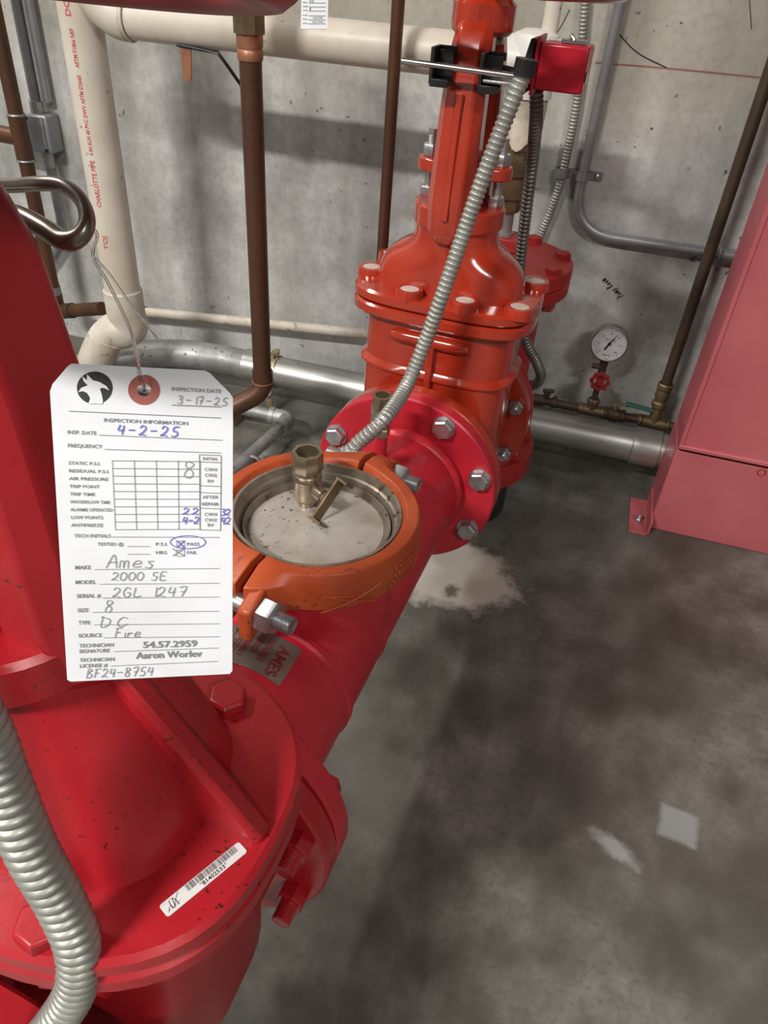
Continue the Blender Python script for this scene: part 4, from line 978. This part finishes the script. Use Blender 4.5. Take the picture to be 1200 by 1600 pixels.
tw(gi, 'INSPECTION INFORMATION', 302, 352, 390, 17)
tw(gi, 'INSP. DATE', 132, 408, 136, 17); ln(gi, 280, 414, 852, 438); tw(gi, 'FREQUENCY', 134, 470, 162, 17); ln(gi, 305, 480, 846, 497)
for i, s_ in enumerate(('STATIC P.S.I.', 'RESIDUAL P.S.I.', 'AIR PRESSURE', 'TRIP POINT', 'TRIP TIME', 'WATERFLOW TIME', 'ALARMS OPERATED', 'LOW POINTS', 'ANTIFREEZE')):
    tw(gi, s_, 138 + i * 1.6, 550 + i * 36, (148, 188, 182, 140, 118, 186, 196, 150, 148)[i], 15)
for i in range(10): ln(gi, 341 + i * 1.6, 533 + i * 35.5, 745, 537 + i * 34.8, 1.1)
for i in range(5): ln(gi, 341 + i * 102, 531, 356 + i * 98, 853, 1.1)
ln(gi, 745, 505, 748, 855, 1.3); ln(gi, 846, 512, 843, 855, 1.3)
for y_ in (505, 538, 648, 680, 752, 852): ln(gi, 745, y_, 846, y_ + 4, 1.1)
for s_, x_, y_, w_ in (('INITIAL', 760, 530, 72), ('CVH1', 768, 580, 58), ('CVH2', 770, 607, 56), ('RV', 782, 634, 30), ('AFTER', 760, 708, 74), ('REPAIR', 756, 740, 80), ('CVH1', 768, 788, 58), ('CVH2', 770, 814, 56), ('RV', 782, 838, 30)): tw(gi, s_, x_, y_, w_, 15)
tw(gi, 'TECH INITIALS', 165, 888, 170, 16); ln(gi, 340, 886, 840, 888)
tw(gi, 'TESTED @', 272, 926, 122, 15); ln(gi, 412, 930, 516, 930); ln(gi, 412, 966, 516, 966); tw(gi, 'P.S.I.', 542, 926, 56, 15); tw(gi, 'HRS', 542, 965, 52, 15); tw(gi, 'PASS', 686, 926, 60, 15); tw(gi, 'FAIL', 686, 965, 48, 15)
for y_ in (905, 945):
    for a_ in ((640, y_, 676, y_), (676, y_, 676, y_ + 30), (676, y_ + 30, 640, y_ + 30), (640, y_ + 30, 640, y_)): ln(gi, *a_)
for s_, x_, y_, w_, lx0 in (('MAKE', 168, 1036, 74, 258), ('MODEL', 170, 1104, 96, 284), ('SERIAL #', 176, 1168, 112, 296), ('SIZE', 180, 1234, 52, 250), ('TYPE', 184, 1292, 56, 258), ('SOURCE', 184, 1352, 110, 302)):
    tw(gi, s_, x_, y_, w_, 18); ln(gi, lx0, y_ + 1, 838, y_ - 4)
tw(gi, 'TECHNICIAN', 188, 1398, 160, 17); tw(gi, 'SIGNATURE', 188, 1424, 142, 17); ln(gi, 348, 1417, 834, 1400)
tw(gi, 'TECHNICIAN', 190, 1465, 162, 17); tw(gi, 'LICENSE #', 190, 1492, 130, 17); ln(gi, 334, 1484, 830, 1462)
tw(gi, '54.57.2959', 482, 1400, 252, 30, .0008); tw(gi, 'Aaron Worlev', 452, 1450, 304, 31, .0008)
obj('printed_form', gi, 'ink', card)
th_('pencil', '3-17-25', 640, 268, 30, 36); th_('pencil', '8', 664, 612, 66, 76, slant=0.05); th_('pencil', 'Ames', 312, 1030, 58, 62, gap=0.0); th_('pencil', '2000 SE', 334, 1088, 36, 38, gap=.08); th_('pencil', '2GL 1247', 336, 1166, 44, 44, gap=.12)
th_('pencil', '8', 300, 1236, 46, 56); th_('pencil', 'DC', 276, 1304, 62, 50); th_('pencil', 'Fire', 348, 1354, 38, 46, gap=-.05); th_('pencil', 'BF24-8754', 218, 1540, 32, 40, gap=.1)
th_('pencil', 'X', 620, 974, 56, 34, 2.6, slant=0); th_('blue_ink', '4-2-25', 360, 412, 40, 46, 3.0); th_('blue_ink', '22', 664, 782, 34, 30, 2.6); th_('blue_ink', '4-2', 664, 826, 26, 34, 2.6, gap=0); th_('blue_ink', '32', 842, 786, 24, 30, 2.6, gap=-.1); th_('blue_ink', '42', 842, 828, 24, 34, 2.6, gap=-.1); th_('blue_ink', 'X', 638, 936, 40, 34, 2.8, slant=0)
stroke(gb, [(692 + 82 * math.cos(a_ / 12 * 2 * math.pi) , 910 + 30 * math.sin(a_ / 12 * 2 * math.pi)) for a_ in range(13)], lambda x, y: T(x, y, .0007), 2.0)
obj('pen_ring', gb, 'blue_ink', card)

# hook and clear tie that carry the tag
hkd = .37
ring = [PD(-30, 288, hkd + .02), PD(18, 290, hkd + .01), PD(60, 287, hkd), PD(98, 290, hkd - .005), PD(126, 312, hkd - .008), PD(136, 345, hkd - .01), PD(124, 370, hkd - .01), PD(100, 376, hkd - .008), PD(70, 358, hkd - .004), PD(30, 338, hkd + .002), PD(-30, 322, hkd + .012)]
rsz = [.0038 if i < 24 else .0046 for i in range(200)]
sp_ = spline(ring, 8)
o = obj('steel_hook', G().tube(sp_, [.0036 + .0016 * min(1, max(0, (i - 34) / 20)) for i in range(len(sp_))], 14), 'hook'); tag(o, 'bent steel hook sticking out beside the dark red yoke at upper left', 'hook')
hookpt = PD(128, 362, hkd - .01)
tie = [hookpt + V(0, 0, .006), hookpt + V(.004, .006, -.002), PD(145, 400, .358), PD(165, 435, .352), PD(182, 468, .345), PD(205, 520, .335), onplane(218, 575, .004), onplane(225, 606, .002), onplane(226, 612, -.004)]
o = obj('plastic_tie', G().tube(spline(tie, 8), .0008, 8), 'clear'); tag(o, 'clear twisted plastic tie between the steel hook and the inspection tag', 'tie')
tie2 = [PD(150, 405, .358), PD(172, 430, .356), PD(200, 470, .352), PD(236, 515, .35), PD(250, 535, .352)]
o = obj('plastic_tie', G().tube(spline(tie2, 8), .0007, 8), 'clear'); tag(o, 'loose end of clear plastic tie pointing right above the inspection tag', 'tie')

# ---------------- second small tag hanging at the top
td = 1.0
sc_ = [PD(470, 45, td), PD(512, 45, td), PD(514, -80, td), PD(472, -80, td)]
sn = (sc_[1] - sc_[0]).cross(sc_[3] - sc_[0]).normalized()
s2t = thing('inspection_tag', (sc_[0] + sc_[1]) / 2, 'small distant white inspection tag at the top edge before the long white pipe', 'tag')
c2 = obj('tag_card', G().loft([sc_, [p - sn * .0006 for p in sc_]]), 'paper', s2t)
def T2(x, y): return sc_[0].lerp(sc_[1], x) .lerp(sc_[3].lerp(sc_[2], x), y) + sn * .0005
g, g2 = G(), G()
for i, y_ in enumerate((.06, .11, .16, .22, .27, .32, .37)):
    stroke(g, [(.28, y_), (.92, y_)], T2, .0035); write(g, ('LICENSE', 'TECH', 'SOURCE', 'TYPE', 'SIZE', 'SERIAL', 'MODEL')[i], lambda x, y: T2(.06 + x, y_ + y), .18, .022)
write(g2, '54.57.2959', lambda x, y: T2(.45 + x, .125 + y), .36, .034); write(g2, 'Aaron Worlev', lambda x, y: T2(.42 + x, .075 + y), .42, .034)
for s_, x_, y_ in (('8', .3, .23), ('DC', .3, .33), ('2000 SE', .28, .37)): hand(g2, s_, lambda x, y: T2(x_ + x, y_ + y), .075, .03, .006)
obj('printed_form', g, 'ink', c2); obj('handwriting', g2, 'pencil', c2)
o = obj('tag_string', G().tube(spline([sc_[3].lerp(sc_[2], .5) + V(0, -.002, -.006), sc_[3].lerp(sc_[2], .5) + V(.01, .05, .12), sc_[3].lerp(sc_[2], .5) + V(.03, .10, .30)], 6), .001, 6), 'clear', s2t)

# ---------------- little debris on the floor
for k, (px, py, s_, lb) in enumerate(((517, 1268, .010, 'largest pale crumb on the floor beside the crimson flange'), (506, 1252, .005, 'small pale crumb just above the largest crumb on the floor'), (523, 1275, .005, 'small pale crumb just below the largest crumb on the floor'))):
    c = PZ(px, py, 0); g = G(); rnd = random.Random(k + 5)
    rings = [[c + V(math.cos(a_) * s_ * f_ * (1 + .3 * rnd.uniform(-1, 1)), math.sin(a_) * s_ * f_ * (1 + .3 * rnd.uniform(-1, 1)), z_ * s_) for a_ in [2 * math.pi * j / 8 for j in range(8)]] for f_, z_ in ((1, 0), (.9, .3), (.5, .55))]
    tag(obj('paint_crumb', g.loft(rings), 'debris'), lb, 'debris', 'pale crumbs on the floor')
